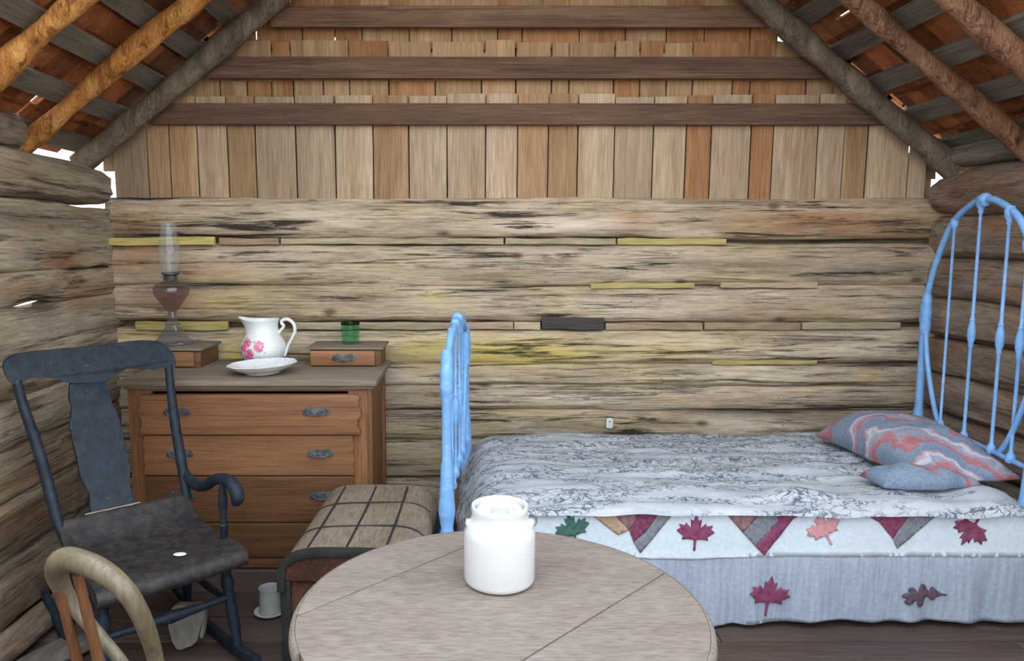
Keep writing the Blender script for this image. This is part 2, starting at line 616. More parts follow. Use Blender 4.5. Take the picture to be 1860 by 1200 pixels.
STAINS_L = {
    'rust': [(3.5, 1.43, .16, .06, .9), (3.62, 1.27, .2, .07, .7), (3.0, 1.33, .2, .05, .5), (3.3, .55, .3, .1, .6), (3.1, .34, .4, .1, .7)],
    'pale': [(3.3, .82, .12, .05, .6), (3.0, 1.5, .25, .06, .4), (3.4, 1.12, .3, .05, .4)],
    'lemon': [(2.95, .52, .1, .03, .6)],
    'soot': [(3.1, 1.63, .3, .03, .7), (3.30, 1.235, .13, .03, .8), (3.2, .25, .5, .12, .6), (3.45, .68, .15, .05, .5)],
}


def stain(bm, table, axis):
    for nm, spots in table.items():
        ly = bm.verts.layers.float.new(nm)
        for v in bm.verts:
            a = v.co.x if axis == 'X' else v.co.y
            k = 0.
            for sa, sz, wa, wz, amt in spots:
                d = ((a - sa) / wa) ** 2 + ((v.co.z - sz) / wz) ** 2
                if d < 4:
                    k = max(k, amt * math.exp(-d * 1.1))
            v[ly] = k


# back wall: eight courses of hewn logs (bottom, top, tone); lower tones painted darker as shade
bm = new()
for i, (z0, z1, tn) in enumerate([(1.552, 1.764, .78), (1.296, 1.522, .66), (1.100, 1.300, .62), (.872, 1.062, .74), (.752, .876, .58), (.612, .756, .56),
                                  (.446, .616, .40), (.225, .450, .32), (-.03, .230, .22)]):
    log(bm, 'X', -1.93, 2.62, YB + .105, (z0 + z1) / 2, .105, (z1 - z0) / 2 + .004, tn, n=150, seg=30, amp=.012, seed=i * 3.1, power=3.6)
box(bm, (.40, YB + .165, .87), (4.66, .05, 1.76), tone=.1)
stain(bm, STAINS, 'X')
struct('wall_back', bm, M_LOGB)

# left wall: round-shouldered logs, daylight in the chinks
bm = new()
PL = [(3.26, 1.252, .17, .022), (2.92, .862, .13, .026), (3.60, 1.395, .10, .014), (3.06, .66, .12, .016), (3.75, 1.70, .3, .010), (3.84, 1.40, .08, .012)]
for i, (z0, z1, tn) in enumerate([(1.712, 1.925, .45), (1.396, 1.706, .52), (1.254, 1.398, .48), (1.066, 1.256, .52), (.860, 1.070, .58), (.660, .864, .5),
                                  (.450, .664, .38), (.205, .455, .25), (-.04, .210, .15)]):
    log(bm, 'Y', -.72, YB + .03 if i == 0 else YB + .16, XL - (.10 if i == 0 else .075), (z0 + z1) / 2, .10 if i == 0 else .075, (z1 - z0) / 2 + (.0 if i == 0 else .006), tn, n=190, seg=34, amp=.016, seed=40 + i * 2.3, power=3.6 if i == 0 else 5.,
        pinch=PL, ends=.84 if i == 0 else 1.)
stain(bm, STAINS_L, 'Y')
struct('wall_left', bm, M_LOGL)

# right wall
bm = new()
for i, (z0, z1, tn) in enumerate([(1.645, 1.895, .35), (1.445, 1.672, .62), (1.235, 1.45, .6), (1.03, 1.24, .6), (.84, 1.035, .55), (.63, .845, .5), (.42, .635, .45),
                                  (.2, .425, .4), (-.04, .21, .3)]):
    log(bm, 'Y', -.72, 3.93 if i == 0 else YB + .02, XR + .12 - (.04 if i == 0 else 0), (z0 + z1) / 2, .12, (z1 - z0) / 2 + .003, tn, n=120, seg=24, amp=.016, seed=80 + i * 2.7,
        power=2.3 if i == 0 else 3., ends=.72 if i == 0 else 1.)
struct('wall_right', bm, M_LOGR)

# unseen front log wall with a door gap, added to darken the low left
bm = new()
for i in range(9):
    z0, z1 = i * .225 - .02, (i + 1) * .225 - .02
    log(bm, 'X', -2.1, -.62, -.86, (z0 + z1) / 2, .09, .116, .5, n=30, seg=14, seed=120 + i)
    if i < 5:
        log(bm, 'X', .95, 2.72, -.86, (z0 + z1) / 2, .09, .116, .5, n=30, seg=14, seed=140 + i)
struct('wall_front_blocker', bm, M_LOGB)

# floor planks run along the back wall
bm = new()
y = -.75
k = 0
while y < 4.15:
    wd = random.choice([.17, .2, .22, .19])
    x = -2.1
    while x < 2.7:
        ln = random.uniform(1.8, 3.2)
        x1 = min(x + ln, 2.7)
        box(bm, ((x + x1) / 2, y + wd / 2, -.02 + random.uniform(-.003, .001)), (x1 - x - .004, wd - .007, .04), .004, tone=random.random())
        x = x1
    y += wd
struct('floor', bm, M_FLOOR)

bm = new()
bmesh.ops.create_grid(bm, x_segments=2, y_segments=2, size=40)
for v in bm.verts:
    v.co.z = -.25
struct('ground', bm, M_GROUND)

# gable: split shingles nailed to four battens
RX, RZ, SL, SR = .25, 3.70, .787, .794


def roof_z(x):
    return RZ - (RX - x) * SL if x < RX else RZ - (x - RX) * SR


bm = new()
bmo = new()
bmu = new()


def gable_row(gaps, z0, z1, y, orange=(), dark=()):
    for a, b in zip(gaps, gaps[1:]):
        m = (a + b) / 2
        top = z1 + random.uniform(-.01, .01)
        lim = min(roof_z(a), roof_z(b)) + .07
        if z0 > lim:
            continue
        wedge = [(a + .0035, z0 + random.uniform(-.008, .008)), (b - .0035, z0 + random.uniform(-.008, .008)),
                 (b - .0035 + random.uniform(-.003, .003), min(top, roof_z(b) + .07)), (a + .0035 + random.uniform(-.003, .003), min(top, roof_z(a) + .07))]
        red = any(abs(m - o) < .03 for o in orange)
        tn = random.uniform(.38, .75)
        if any(abs(m - o) < .03 for o in dark):
            tn = .18
        brown = z0 < 2 and any(abs(m - o) < .03 for o in (-1.647, -1.513, -1.204, .345, .505, 2.06, -.41))
        yy = y + random.uniform(0, .006)
        prism(bmo if red else (bmu if z0 > 2 or brown else bm), wedge, .012, lambda u, v, q: (u, yy + q + (z1 - v) * .02, v), .002, tone=tn)


G1 = [-1.89, -1.707, -1.588, -1.439, -1.278, -1.13, -.914, -.706, -.505, -.315, -.111, .093, .263, .426, .584, .779, .984, 1.159, 1.293, 1.503, 1.62, 1.859, 1.999,
      2.125, 2.35, 2.45]
G2 = [-1.80, -1.66, -1.53, -1.313, -1.17, -1.039, -.924, -.765, -.626, -.419, -.173, .072, .254, .442, .534, .771, .909, 1.05, 1.189, 1.40, 1.492, 1.79, 1.934, 2.06, 2.2, 2.32]
G3 = [-1.7, -1.56, -1.42, -1.25, -1.033, -.933, -.631, -.42, -.192, .086, .253, .439, .531, .775, .904, 1.033, 1.182, 1.478, 1.62, 1.779, 1.93, 2.05]
G4 = [-1.6, -1.46, -1.28, -1.117, -.873, -.702, -.558, -.309, -.086, .157, .286, .587, .83, 1.045, 1.246, 1.489, 1.64, 1.8]
gable_row(G1, 1.745, 2.30, 3.985, orange=(1.226, 1.56), dark=(-1.784,))
gable_row(G2, 2.262, 2.52, 4.005, orange=(-1.10, -.98, -.296, .84, 1.64, 1.45))
gable_row(G3, 2.380, 2.575, 3.998, orange=(-.98, -.53, .97, 1.33, 1.55))
gable_row(G4, 2.545, 2.80, 4.018, orange=(-1.2, -1.0, -.79, -.63, .22, .43, .71, 1.145, 1.37, 1.56))
gable_row(G3, 2.735, 3.10, 4.012, orange=(-.3, .5, .8, 1.3))
gable_row(G4, 3.05, 3.75, 4.03)
# sheathing paper-thin gaps are closed by a second layer of shingles behind the first
x = -1.84
while x < 2.42:
    wd = random.uniform(.13, .21)
    m = x + wd / 2
    z1 = roof_z(m) + .02
    if z1 > 1.8:
        xa, xb = x - .006, x + wd + .006
        if xa < -.692 and xb > -.712:       # a knot hole lets one speck of daylight in
            box(bm, ((xa - .709) / 2, 4.055, (1.76 + z1) / 2), (-.709 - xa, .012, z1 - 1.76), tone=.2)
            box(bm, ((xb - .695) / 2, 4.055, (1.76 + z1) / 2), (xb + .695, .012, z1 - 1.76), tone=.2)
            box(bm, (-.702, 4.055, (1.76 + 2.590) / 2), (.016, .012, 2.590 - 1.76), tone=.2)
            box(bm, (-.702, 4.055, (2.612 + z1) / 2), (.016, .012, z1 - 2.612), tone=.2)
        else:
            box(bm, ((xa + xb) / 2, 4.055, (1.76 + z1) / 2), (xb - xa, .012, z1 - 1.76), tone=.2)
    x += wd
box(bm, (-1.90, 4.05, 2.02), (.14, .012, .22), tone=.1)
box(bm, (2.46, 4.05, 1.97), (.14, .012, .20), tone=.1)
box(bm, (2.42, 4.06, 1.83), (.06, .012, .14), tone=.9)
g = struct('wall_gable', bm, M_SHIN)
struct('wall_gable_red', bmo, M_SHINO)
struct('wall_gable_upper', bmu, M_SHINU)


def batten(z0, z1, x0, x1, tn, label, y=3.962):
    b = new()
    vs = box(b, ((x0 + x1) / 2, y, (z0 + z1) / 2), (x1 - x0, .026, z1 - z0), .004, tone=tn)
    for v in vs:
        v.co.z += .006 * noise.noise(Vector((v.co.x * .8, z0 * 9, 2)))
    o = obj('gable_batten', b, M_BATT)
    tag(o, label, 'batten', 'battens across the gable')


batten(2.142, 2.252, -1.66, 2.20, .42, 'dark brown horizontal batten across the gable, lowest of four, just above the tall pale shingles')
batten(2.378, 2.488, -1.36, 1.92, .48, 'dark brown horizontal batten across the gable, second from the bottom')
batten(2.634, 2.742, -1.02, 1.58, .85, 'greyish horizontal batten across the gable, third from the bottom, near the top of the picture')
batten(2.86, 2.97, -.72, 1.28, .6, 'horizontal batten highest up the gable, above the top edge of the picture')

# ------------------------------------------------------------------ roof
# shingles lie on laths, laths lie on the rafters; the laths run from front to back


def slope(side, d, y, h):
    """point on the roof: d metres up the slope from the eave, y along it, h above the rafters' middle line"""
    k = SL if side < 0 else SR
    ang = math.atan(k)
    ex = -1.96 if side < 0 else 2.468
    ez = RZ - abs(RX - ex) * k
    sx = 1 if side < 0 else -1
    return (ex + sx * (d * math.cos(ang) - h * math.sin(ang)), y, ez + d * math.sin(ang) + h * math.cos(ang))


def slab(bm, side, d0, d1, y0, y1, h0, h1, tone, lift=0.):
    p = []
    for d, y, h in ((d0, y0, h0), (d1, y0, h0 + lift), (d1, y1, h0 + lift), (d0, y1, h0), (d0, y0, h1), (d1, y0, h1 + lift), (d1, y1, h1 + lift), (d0, y1, h1)):
        p.append(bm.verts.new(slope(side, d, y, h)))
    for f in ((0, 3, 2, 1), (4, 5, 6, 7), (0, 1, 5, 4), (1, 2, 6, 5), (2, 3, 7, 6), (3, 0, 4, 7)):
        bm.faces.new([p[i] for i in f])
    settone(bm, p, tone)


DL = 2.95
YR = 2.30         # roof starts here; front part left off to let more sky light in
HOLES = {-1: [(-.5, .05, 3.37, 4.07), (.02, .22, 3.28, 3.34), (.84, .95, 3.90, 3.945), (.95, 1.02, 3.90, 3.935), (.02, .10, 3.40, 3.86), (.30, .325, 3.02, 3.10)],
         1: [(.935, .950, 3.57, 3.72), (.28, .44, 3.90, 3.955), (.60, .74, 3.92, 3.95), (1.02, 1.16, 3.94, 4.00), (.05, .17, 3.90, 3.945), (.90, .912, 3.1, 3.22),
             (.17, .178, 3.40, 3.62)]}
bm = new()
for side in (-1, 1):
    d = -.32
    row = 0
    while d < DL:
        step = .145
        y = YR + random.uniform(-.03, 0)
        while y < 4.16:
            wd = random.uniform(.09, .19)
            y1 = min(y + wd, 4.16)
            a0, a1 = d, d + step + .03
            cut = False
            for h in HOLES[side]:
                if a0 < h[1] and a1 > h[0] and y < h[3] and y1 > h[2]:
                    cut = True
            if not cut:
                slab(bm, side, a0, a1, y + .0015, y1 - .0015, .098, .112, random.random())
            else:
                # split around the hole
                for h in HOLES[side]:
                    if a0 < h[1] and a1 > h[0] and y < h[3] and y1 > h[2]:
                        if h[0] > a0 + .005:
                            slab(bm, side, a0, h[0], y + .0015, y1 - .0015, .098, .112, random.random())
                        if h[1] < a1 - .005:
                            slab(bm, side, h[1], a1, y + .0015, y1 - .0015, .098, .112, random.random())
                        if h[2] > y + .005:
                            slab(bm, side, max(a0, h[0]), min(a1, h[1]), y, h[2], .098, .112, random.random())
                        if h[3] < y1 - .005:
                            slab(bm, side, max(a0, h[0]), min(a1, h[1]), h[3], y1, .098, .112, random.random())
                        break
            y = y1
        d += step
        row += 1
    # the overlapping course above closes the joints
    d = -.25
    while d < DL:
        step = .145
        hs = [h for h in HOLES[side] if d < h[1] and d + step + .01 > h[0]]
        segs = [(YR, 4.16)]
        for h in hs:
            ns = []
            for a, b in segs:
                if h[2] > a and h[3] < b:
                    ns += [(a, h[2]), (h[3], b)]
                elif h[2] < b and h[3] >= b and h[2] > a:
                    ns.append((a, h[2]))
                else:
                    ns.append((a, b))
            segs = ns
            if h[0] > d + .005:
                slab(bm, side, d, h[0], h[2], h[3], .114, .126, .3)
            if h[1] < d + step:
                slab(bm, side, h[1], d + step + .01, h[2], h[3], .114, .126, .3)
        for a, b in segs:
            slab(bm, side, d, d + step + .01, a, b, .114, .126, .3)
        d += step
# ridge cap
for side in (-1, 1):
    slab(bm, side, DL - .35, DL + .02, YR, 4.16, .127, .14, .4)
struct('ceiling', bm, M_ROOF)

LN = ['lowest', 'second lowest', 'third lowest', 'fourth lowest', 'fifth lowest', 'sixth lowest']
for side, sn in ((-1, 'left'), (1, 'right')):
    k = SL if side < 0 else SR
    for i, x in enumerate([-1.95, -1.755, -1.555, -1.355, -1.155, -.955] if side < 0 else [2.435, 2.245, 2.05, 1.85, 1.645, 1.445]):
        b = new()
        d = abs(x - (-1.96 if side < 0 else 2.468)) * math.sqrt(1 + k * k)
        slab(b, side, d - .052, d + .048, YR, 4.13, .070, .097, [.3, .62, .75, .5, .35, .3][i])
        o = obj('roof_lath', b, M_LATH, smooth=False)
        tag(o, 'grey flat lath under the %s roof slope, %s from the eave' % (sn, LN[i]), 'lath', 'laths under the roof shingles')


def rafter(side, y, r0, r1, mat, label, tn=.5, seed=0., d0=-.06, d1=2.93):
    b = new()
    n = 40
    pts = []
    for i in range(n + 1):
        d = lerp(d0, d1, i / n)
        p = slope(side, d, y + .02 * noise.noise(Vector((d * .9, seed, 0))), .014 * noise.noise(Vector((d * .8, seed + 5, 3))))
        pts.append(p)
    tube(b, pts, [r0, r0 * 1.02, (r0 + r1) / 2, r1], seg=18, tone=tn, nz=.016, seed=seed, up=(0, 1, 0))
    o = obj('roof_rafter', b, mat, angle=70)
    tag(o, label, 'rafter', 'pole rafters')


rafter(-1, 3.86, .056, .05, M_POLEG, 'grey weathered pole rafter against the gable on the left slope', .5, 1)
rafter(-1, 3.34, .043, .042, M_POLE, 'orange peeled pole rafter on the left slope, its foot glowing in the eave gap', .6, 2)
rafter(-1, 2.80, .043, .043, M_POLE, 'orange peeled pole rafter in the top left corner of the picture', .7, 3)
rafter(1, 3.86, .056, .05, M_POLEG, 'grey weathered pole rafter against the gable on the right slope', .45, 4)
rafter(1, 3.32, .047, .042, M_POLEB, 'brown peeled pole rafter on the right slope, second from the gable', .5, 5)
rafter(1, 2.93, .047, .043, M_POLEB, 'brown peeled pole rafter in the top right corner of the picture', .6, 6)

# wall plates the rafters stand on
b = new()
log(b, 'Y', 1.6, 3.30, -2.02, 2.0, .085, .085, .3, n=50, seg=18, amp=.014, seed=7, power=2.2)
tag(obj('wall_plate_log', b, M_LOGR), 'dark short plate log on top of the left wall ending beside the orange rafter foot', 'log')
b = new()
log(b, 'Y', -.7, 4.05, 2.55, 1.968, .10, .062, .62, n=80, seg=18, amp=.014, seed=9, power=2.4)
tag(obj('wall_plate_log', b, M_LATH), 'grey plate log lying along the top of the right wall under the rafters', 'log')

# chinking strips let in between the logs of the back wall


def strip(x0, x1, z0, z1, mat, tn, label, y=3.968, tilt=0., name='chinking_strip', cat='strip', grp='chinking strips in the back wall'):
    b = new()
    vs = box(b, (0, 0, 0), (x1 - x0, .03, z1 - z0), .003, tone=tn, rot=Matrix.Rotation(tilt, 3, 'Y'))
    bmesh.ops.subdivide_edges(b, edges=[e for e in b.edges if abs(e.verts[0].co.x - e.verts[1].co.x) > .1], cuts=24)
    for v in b.verts:
        v.co += Vector(((x0 + x1) / 2, y, (z0 + z1) / 2))
        v.co.z += .006 * noise.noise(Vector((v.co.x * 7, z0 * 30, v.co.z * 40)))
        v.co.y += .005 * noise.noise(Vector((v.co.x * 9, z0 * 50, v.co.z * 40)))
    settone(b, b.verts, tn)
    o = obj(name, b, mat)
    tag(o, label, cat, grp)


strip(-1.93, -1.345, 1.514, 1.556, M_STRIPY, .8, 'bright yellow split strip in the log joint behind the oil lamp chimney', y=3.935, tilt=-.01)
strip(-1.33, -1.01, 1.518, 1.552, M_STRIPP, .5, 'pinkish brown strip in the top log joint, just right of the yellow one')
strip(-1.0, .19, 1.520, 1.552, M_STRIPL, .55, 'long pale strip in the top log joint above the pitcher and the green tumbler')
strip(.20, .79, 1.518, 1.552, M_STRIPL, .35, 'pale strip in the top log joint at the middle of the wall')
strip(.80, 1.38, 1.518, 1.550, M_STRIPY, .3, 'dull yellow thin strip in the top log joint right of the middle')
strip(.66, 1.22, 1.285, 1.312, M_STRIPY, .12, 'thin yellow strip in the second log joint, left one of two')
strip(1.36, 1.88, 1.287, 1.316, M_STRIPP, .8, 'thin orange-brown strip in the second log joint near the headboard')
strip(-1.80, -1.30, 1.058, 1.104, M_STRIPY, .1, 'dull yellow strip in the log joint low behind the oil lamp foot')
strip(-.95, -.05, 1.062, 1.10, M_STRIPL, .25, 'grey strip in the log joint behind the green tumbler')
strip(-.04, .245, 1.060, 1.102, M_STRIPP, .55, 'reddish strip in the log joint just right of the footboard top')
strip(.25, .392, 1.060, 1.102, M_STRIPL, .55, 'short pale block in the log joint just left of the dark block')
strip(.398, .735, 1.062, 1.128, M_DARKB, .6, 'dark grey wooden block set in the log joint above the bed', y=3.958, tilt=.02, name='wooden_block', cat='block', grp=None)
strip(.745, 1.27, 1.060, 1.098, M_STRIPP, .45, 'brownish yellow strip in the log joint just right of the dark block')
strip(1.28, 1.80, 1.062, 1.100, M_STRIPP, .35, 'reddish strip in the third log joint right of the bed middle')
strip(1.81, 2.34, 1.064, 1.100, M_STRIPL, .45, 'pale strip in the third log joint close to the headboard post')
strip(1.33, 1.90, .868, .890, M_STRIPY, .05, 'thin dull yellow strip in the fourth log joint above the pillow end')

# small white tag hanging on the wall over the bed
b = new()
prism(b, rounded([(-.016, -.026), (.016, -.026), (.018, .0), (.014, .026), (-.014, .026), (-.018, 0)], 3), .004, lambda u, v, q: (.772 + u, 3.925 - q, .552 + v), .001)
t = obj('paper_tag', b, M_WHITE)
tag(t, 'small white tag on the log wall just above the far edge of the bed', 'tag')
b = new()
tube(b, [(.772, 3.9195, .560), (.772, 3.952, .566)], .004, seg=8)
obj('nail', b, M_IRON, t)

# ------------------------------------------------------------------ iron bed
FA, FB = Vector((-.083, 2.80, 0)), Vector((-.012, 3.76, 0))
HA, HB = Vector((2.36, 3.78, 0)), Vector((2.245, 2.85, 0))
bed = thing('iron_bed', 'blue painted iron bed with arched spindle headboard and footboard against the log wall', 'bed', (1.15, 3.3, 0))


def bed_end(A, B, post_top, arch_h, rail_z, name, spind, cast_z, inset, rp=.019):
    L = (B - A).length
    u = (B - A) / L

    def P(s, z):
        q = A + u * s
        return (q.x, q.y, z)
    root = None
    # the arch of bent tube, post to post: the part that carries the others
    b = new()
    mid = L / 2
    prof = [(0, post_top - .02), (.012, post_top + .06), (.07, post_top + (arch_h - post_top) * .42), (.20, post_top + (arch_h - post_top) * .80),
            (.36, arch_h - .018), (mid, arch_h)]
    pts = prof + [(L - s, z) for s, z in reversed(prof[:-1])]
    tube(b, [P(s, z) for s, z in pts], .0145, seg=12, smooth=6)
    # inner bent tube from the post castings down to the bottom rail
    for m in (0, 1):
        q = [(.012, cast_z), (.03, cast_z - .14), (.08, lerp(cast_z, rail_z, .55)), (.16, lerp(cast_z, rail_z, .85)), (inset, rail_z)]
        if m:
            q = [(L - s, z) for s, z in q]
        tube(b, [P(s, z) for s, z in q], .012, seg=10, smooth=6)
    root = obj(name, b, M_BLUE, bed)
    b = new()
    tube(b, [P(.0, rail_z - .0), P(L, rail_z - .0)], .011, seg=10)
    obj('bottom_rail', b, M_BLUE, root)
    for m in (0, 1):
        s = 0 if m == 0 else L
        b = new()
        c = P(s, 0)
        lathe(b, [(0, 0), (.024, .0), (.026, .02), (rp, .05), (rp, .30), (.030, .33), (.034, .36), (.024, .40), (.030, .44), (.034, .47), (.030, .52), (.026, .60), (.023, .66),
                  (rp, .68), (rp, post_top - .10), (rp + .004, post_top - .09), (rp + .008, post_top - .06), (rp + .004, post_top - .03), (rp + .007, post_top), (rp - .001, post_top + .02),
                  (0, post_top + .022)], 20, c)
        obj('post', b, M_BLUE, root)
    for s, kn, cz in spind:
        z1 = interp(s, [p[0] for p in pts], [p[1] for p in pts])
        b = new()
        x, y, _ = P(s, 0)
        lathe(b, [(0, rail_z - .012), (.016, rail_z - .012), (.02, rail_z), (.016, rail_z + .022), (.009, rail_z + .032), (.0075, rail_z + .05), (.0075, cz - .07), (.012, cz - .062), (.010, cz - .05),
                  (.016, cz - .03), (.018, cz), (.015, cz + .03), (.010, cz + .05), (.013, cz + .058), (.0075, cz + .07), (.0065, z1 - .06), (.012, z1 - .05), (.010, z1 - .04), (.019, z1 - .024),
                  (.022, z1), (.017, z1 + .022), (0, z1 + .024)] if kn else
              [(0, rail_z - .012), (.02, rail_z - .01), (.022, rail_z + .005), (.014, rail_z + .03), (.0065, rail_z + .04), (.0065, z1 - .035), (.013, z1 - .026), (.019, z1 - .01), (.017, z1 + .012), (0, z1 + .02)],
              14, (x, y, 0))
        obj('spindle', b, M_BLUE, root)
    # cast rosette in the middle of the arch
    b = new()
    lathe(b, [(0, -.03), (.014, -.03), (.022, -.015), (.028, 0), (.022, .018), (.012, .026), (0, .03)], 16, P(mid, arch_h))
    obj('casting', b, M_BLUE, root)
    # collars of the post castings where the tubes meet
    for m in (0, 1):
        b = new()
        c = P(.010 if m == 0 else L - .010, 0)
        lathe(b, [(0, cast_z - .10), (.020, cast_z - .10), (.026, cast_z - .07), (.024, cast_z - .02), (.028, cast_z + .01), (.022, cast_z + .05), (.024, cast_z + .075), (.017, cast_z + .11), (0, cast_z + .112)], 16, c)
        obj('casting', b, M_BLUE, root)


bed_end(HA, HB, 1.20, 1.715, .622, 'headboard', [(.225, False, 1.1), (.44, True, 1.115), (.66, True, 1.115), (.80, True, 1.115)], 1.16, .225)
bed_end(FA, FB, 1.03, 1.185, .50, 'footboard', [(.22, False, .8), (.38, True, .80), (.58, True, .80), (.74, False, .80)], 1.0, .2)
for y0, y1 in ((2.86, 2.90), (3.74, 3.73)):
    b = new()
    a = FA.lerp(FB, (y0 - 2.80) / .96)
    c = HB.lerp(HA, (y1 - 2.85) / .93)
    box(b, ((a.x + c.x) / 2, (y0 + y1) / 2, .17), (c.x - a.x - .02, .03, .035), .004, rot=None)
    obj('side_rail', b, M_BLUE, bed)

# ------------------------------------------------------------------ bedding
b = new()
box(b, (1.145, 3.305, .315), (2.10, .96, .29), .07, seg=4)
for v in b.verts:
    v.co.z += .01 * noise.noise(v.co * 3)
tag(obj('mattress', b, plain('ticking', (.55, .56, .58), .9, .1)), 'sagging mattress on the blue iron bed under the covers', 'mattress')

PRINT = NT('toile_print')
v = PRINT.obj()
ds = PRINT.n('ShaderNodeVectorMath', operation='ADD')
nzv = PRINT.n('ShaderNodeTexNoise')
nzv.inputs['Scale'].default_value = 9
PRINT.l(v, nzv.inputs['Vector'])
sc_ = PRINT.n('ShaderNodeVectorMath', operation='SCALE')
sc_.inputs[3].default_value = .09
PRINT.l(nzv.outputs['Color'], sc_.inputs[0])
PRINT.l(v, ds.inputs[0])
PRINT.l(sc_.outputs[0], ds.inputs[1])
def squiggle(scale, w, loc):
    mp = PRINT.n('ShaderNodeMapping')
    mp.inputs['Location'].default_value = loc
    mp.inputs['Scale'].default_value = (.75, 1.25, 1)
    PRINT.l(ds.outputs[0], mp.inputs['Vector'])
    q = PRINT.noise(mp.outputs[0], scale, 2, .5)
    return PRINT.ramp(q, [(.5 - w, 0), (.5 - w * .45, 1), (.5 + w * .45, 1), (.5 + w, 0)])


ink = PRINT.math('MAXIMUM', squiggle(17, .030, (0, 0, 0)), squiggle(26, .034, (3, 5, 1)))
bandm = PRINT.ramp(PRINT.noise(PRINT.obj((1.5, 7.5, 7.5)), 1.7, 4, .6), [(.43, .04), (.53, 1)])
wash = PRINT.ramp(PRINT.noise(PRINT.obj((2, 6, 6), loc=(4, 1, 2)), 2.2, 4, .6), [(.45, 0), (.62, .45)])
fin = PRINT.ramp(PRINT.noise(PRINT.obj(), 60, 4, .7), [(.52, 0), (.62, .6)])
ink = PRINT.math('MAXIMUM', ink, PRINT.math('MULTIPLY', fin, bandm))
ink = PRINT.math('MULTIPLY', ink, bandm)
base = PRINT.mix(wash, (.86, .89, .92), (.58, .64, .72))
colr = PRINT.mix(PRINT.math('MULTIPLY', ink, .80), base, (.085, .125, .20))
M_PRINT = PRINT.out(colr, .9, .1)

X0, X1, Y0, Y1 = .0, 2.25, 2.745, 3.855


def cover_z(x, y):
    h = .500 + .012 * (y - Y0)
    h += .020 * noise.noise(Vector((x * 2.2, y * 8.5, 1.3))) + .009 * noise.noise(Vector((x * 5, y * 17, 4)))
    h += .030 * math.exp(-((x - 1.33) / .10) ** 2 - ((y - 2.90) / .07) ** 2) + .024 * math.exp(-((x - 1.74) / .11) ** 2 - ((y - 2.93) / .07) ** 2)
    h += .028 * math.exp(-((x - 2.08) / .10) ** 2 - ((y - 2.90) / .09) ** 2) + .02 * math.exp(-((x - .85) / .16) ** 2 - ((y - 2.95) / .06) ** 2)
    h += .022 * math.exp(-((x - .45) / .20) ** 2 - ((y - 2.97) / .06) ** 2)
    if x < .16:
        h -= .16 * ((.16 - x) / .16) ** 2.4
    if x > 2.12:
        h -= .03 * ((x - 2.12) / .13) ** 2
    return h


b = new()
NX, NY = 150, 70
grid = []
for i in range(NX + 1):
    row = []
    x = lerp(X0, X1, i / NX)
    hem = .012 * noise.noise(Vector((x * 2.3, 0, 3))) + .006 * noise.noise(Vector((x * 8, 0, 3)))
    for j in range(-4, NY + 1):
        if j >= 0:
            y = lerp(Y0 + hem * .6, Y1, j / NY)
            z = cover_z(x, y)
            if j < 4:
                z -= .012 * (1 - j / 4) ** 2
        else:
            y = Y0 + hem * .6 - .004 * abs(j) ** .7
            z = cover_z(x, Y0) - .010 + j * .0042 + hem * .5
        xx = x
        if i < 10 and j >= 0:
            xx = x + .014 * noise.noise(Vector((y * 9, z * 8, 5))) - .02 * (1 - i / 10)
        row.append(b.verts.new((xx, y, z)))
    grid.append(row)
for i in range(NX):
    for j in range(len(grid[0]) - 1):
        b.faces.new((grid[i][j], grid[i + 1][j], grid[i + 1][j + 1], grid[i][j + 1]))
# left end hangs down over the mattress
low = []
for k in range(1, 8):
    rw = []
    for j in range(len(grid[0])):
        p = grid[0][j].co
        rw.append(b.verts.new((p.x - .02 * math.sin(k / 7 * 2.2) + .018 * noise.noise(Vector((p.y * 10, k * .25, 8))), p.y + .01 * noise.noise(Vector((p.y * 7, k, 2))), p.z - k * .022)))
    low.append(rw)
prev = grid[0]
for rw in low:
    for j in range(len(rw) - 1):
        b.faces.new((prev[j], prev[j + 1], rw[j + 1], rw[j]))
    prev = rw
ge = bmesh.ops.solidify(b, geom=b.faces[:], thickness=.006)
cv = obj('coverlet', b, M_PRINT, angle=180)
tag(cv, 'white rumpled coverlet printed with blue-grey vines on top of the bed', 'coverlet')

# quilt hanging down the front of the bed


def quilt_at(u, v, off):
    """u along the bed, v up; gathers deepen towards the hem"""
    k = max(0., (.31 - v) / .31)
    f = .020 * k * noise.noise(Vector((u * 13, v * 1.2, 2))) + .011 * k * math.sin(u * 31 + 3 * noise.noise(Vector((u * 3, 0, 0))) + (v * 6))
    f += .006 * noise.noise(Vector((u * 3.2, v * 4, 9))) + .0025 * noise.noise(Vector((u * 30, v * 5, 1)))
    if v < .31:
        f -= .004
    y = 2.772 - .010 * math.sin(max(0, min(1, v / .5)) * math.pi) + f
    return (u, y - off, v)


def fabric(name, c1, c2, stripe=None, sc=60):
    N = NT(name)
    nz = N.noise(N.obj(), sc, 5, .65)
    col = N.mix(N.ramp(nz, [(.35, 0), (.65, 1)]), c1, c2)
    if stripe:
        wv = N.noise(N.obj((40, 1, 3)), 1.5, 3, .5)
        col = N.mix(N.ramp(wv, [(.45, 0), (.6, .5)]), col, stripe)
    N.bump(nz, .12, .002)
    return N.out(col, .92, .08)


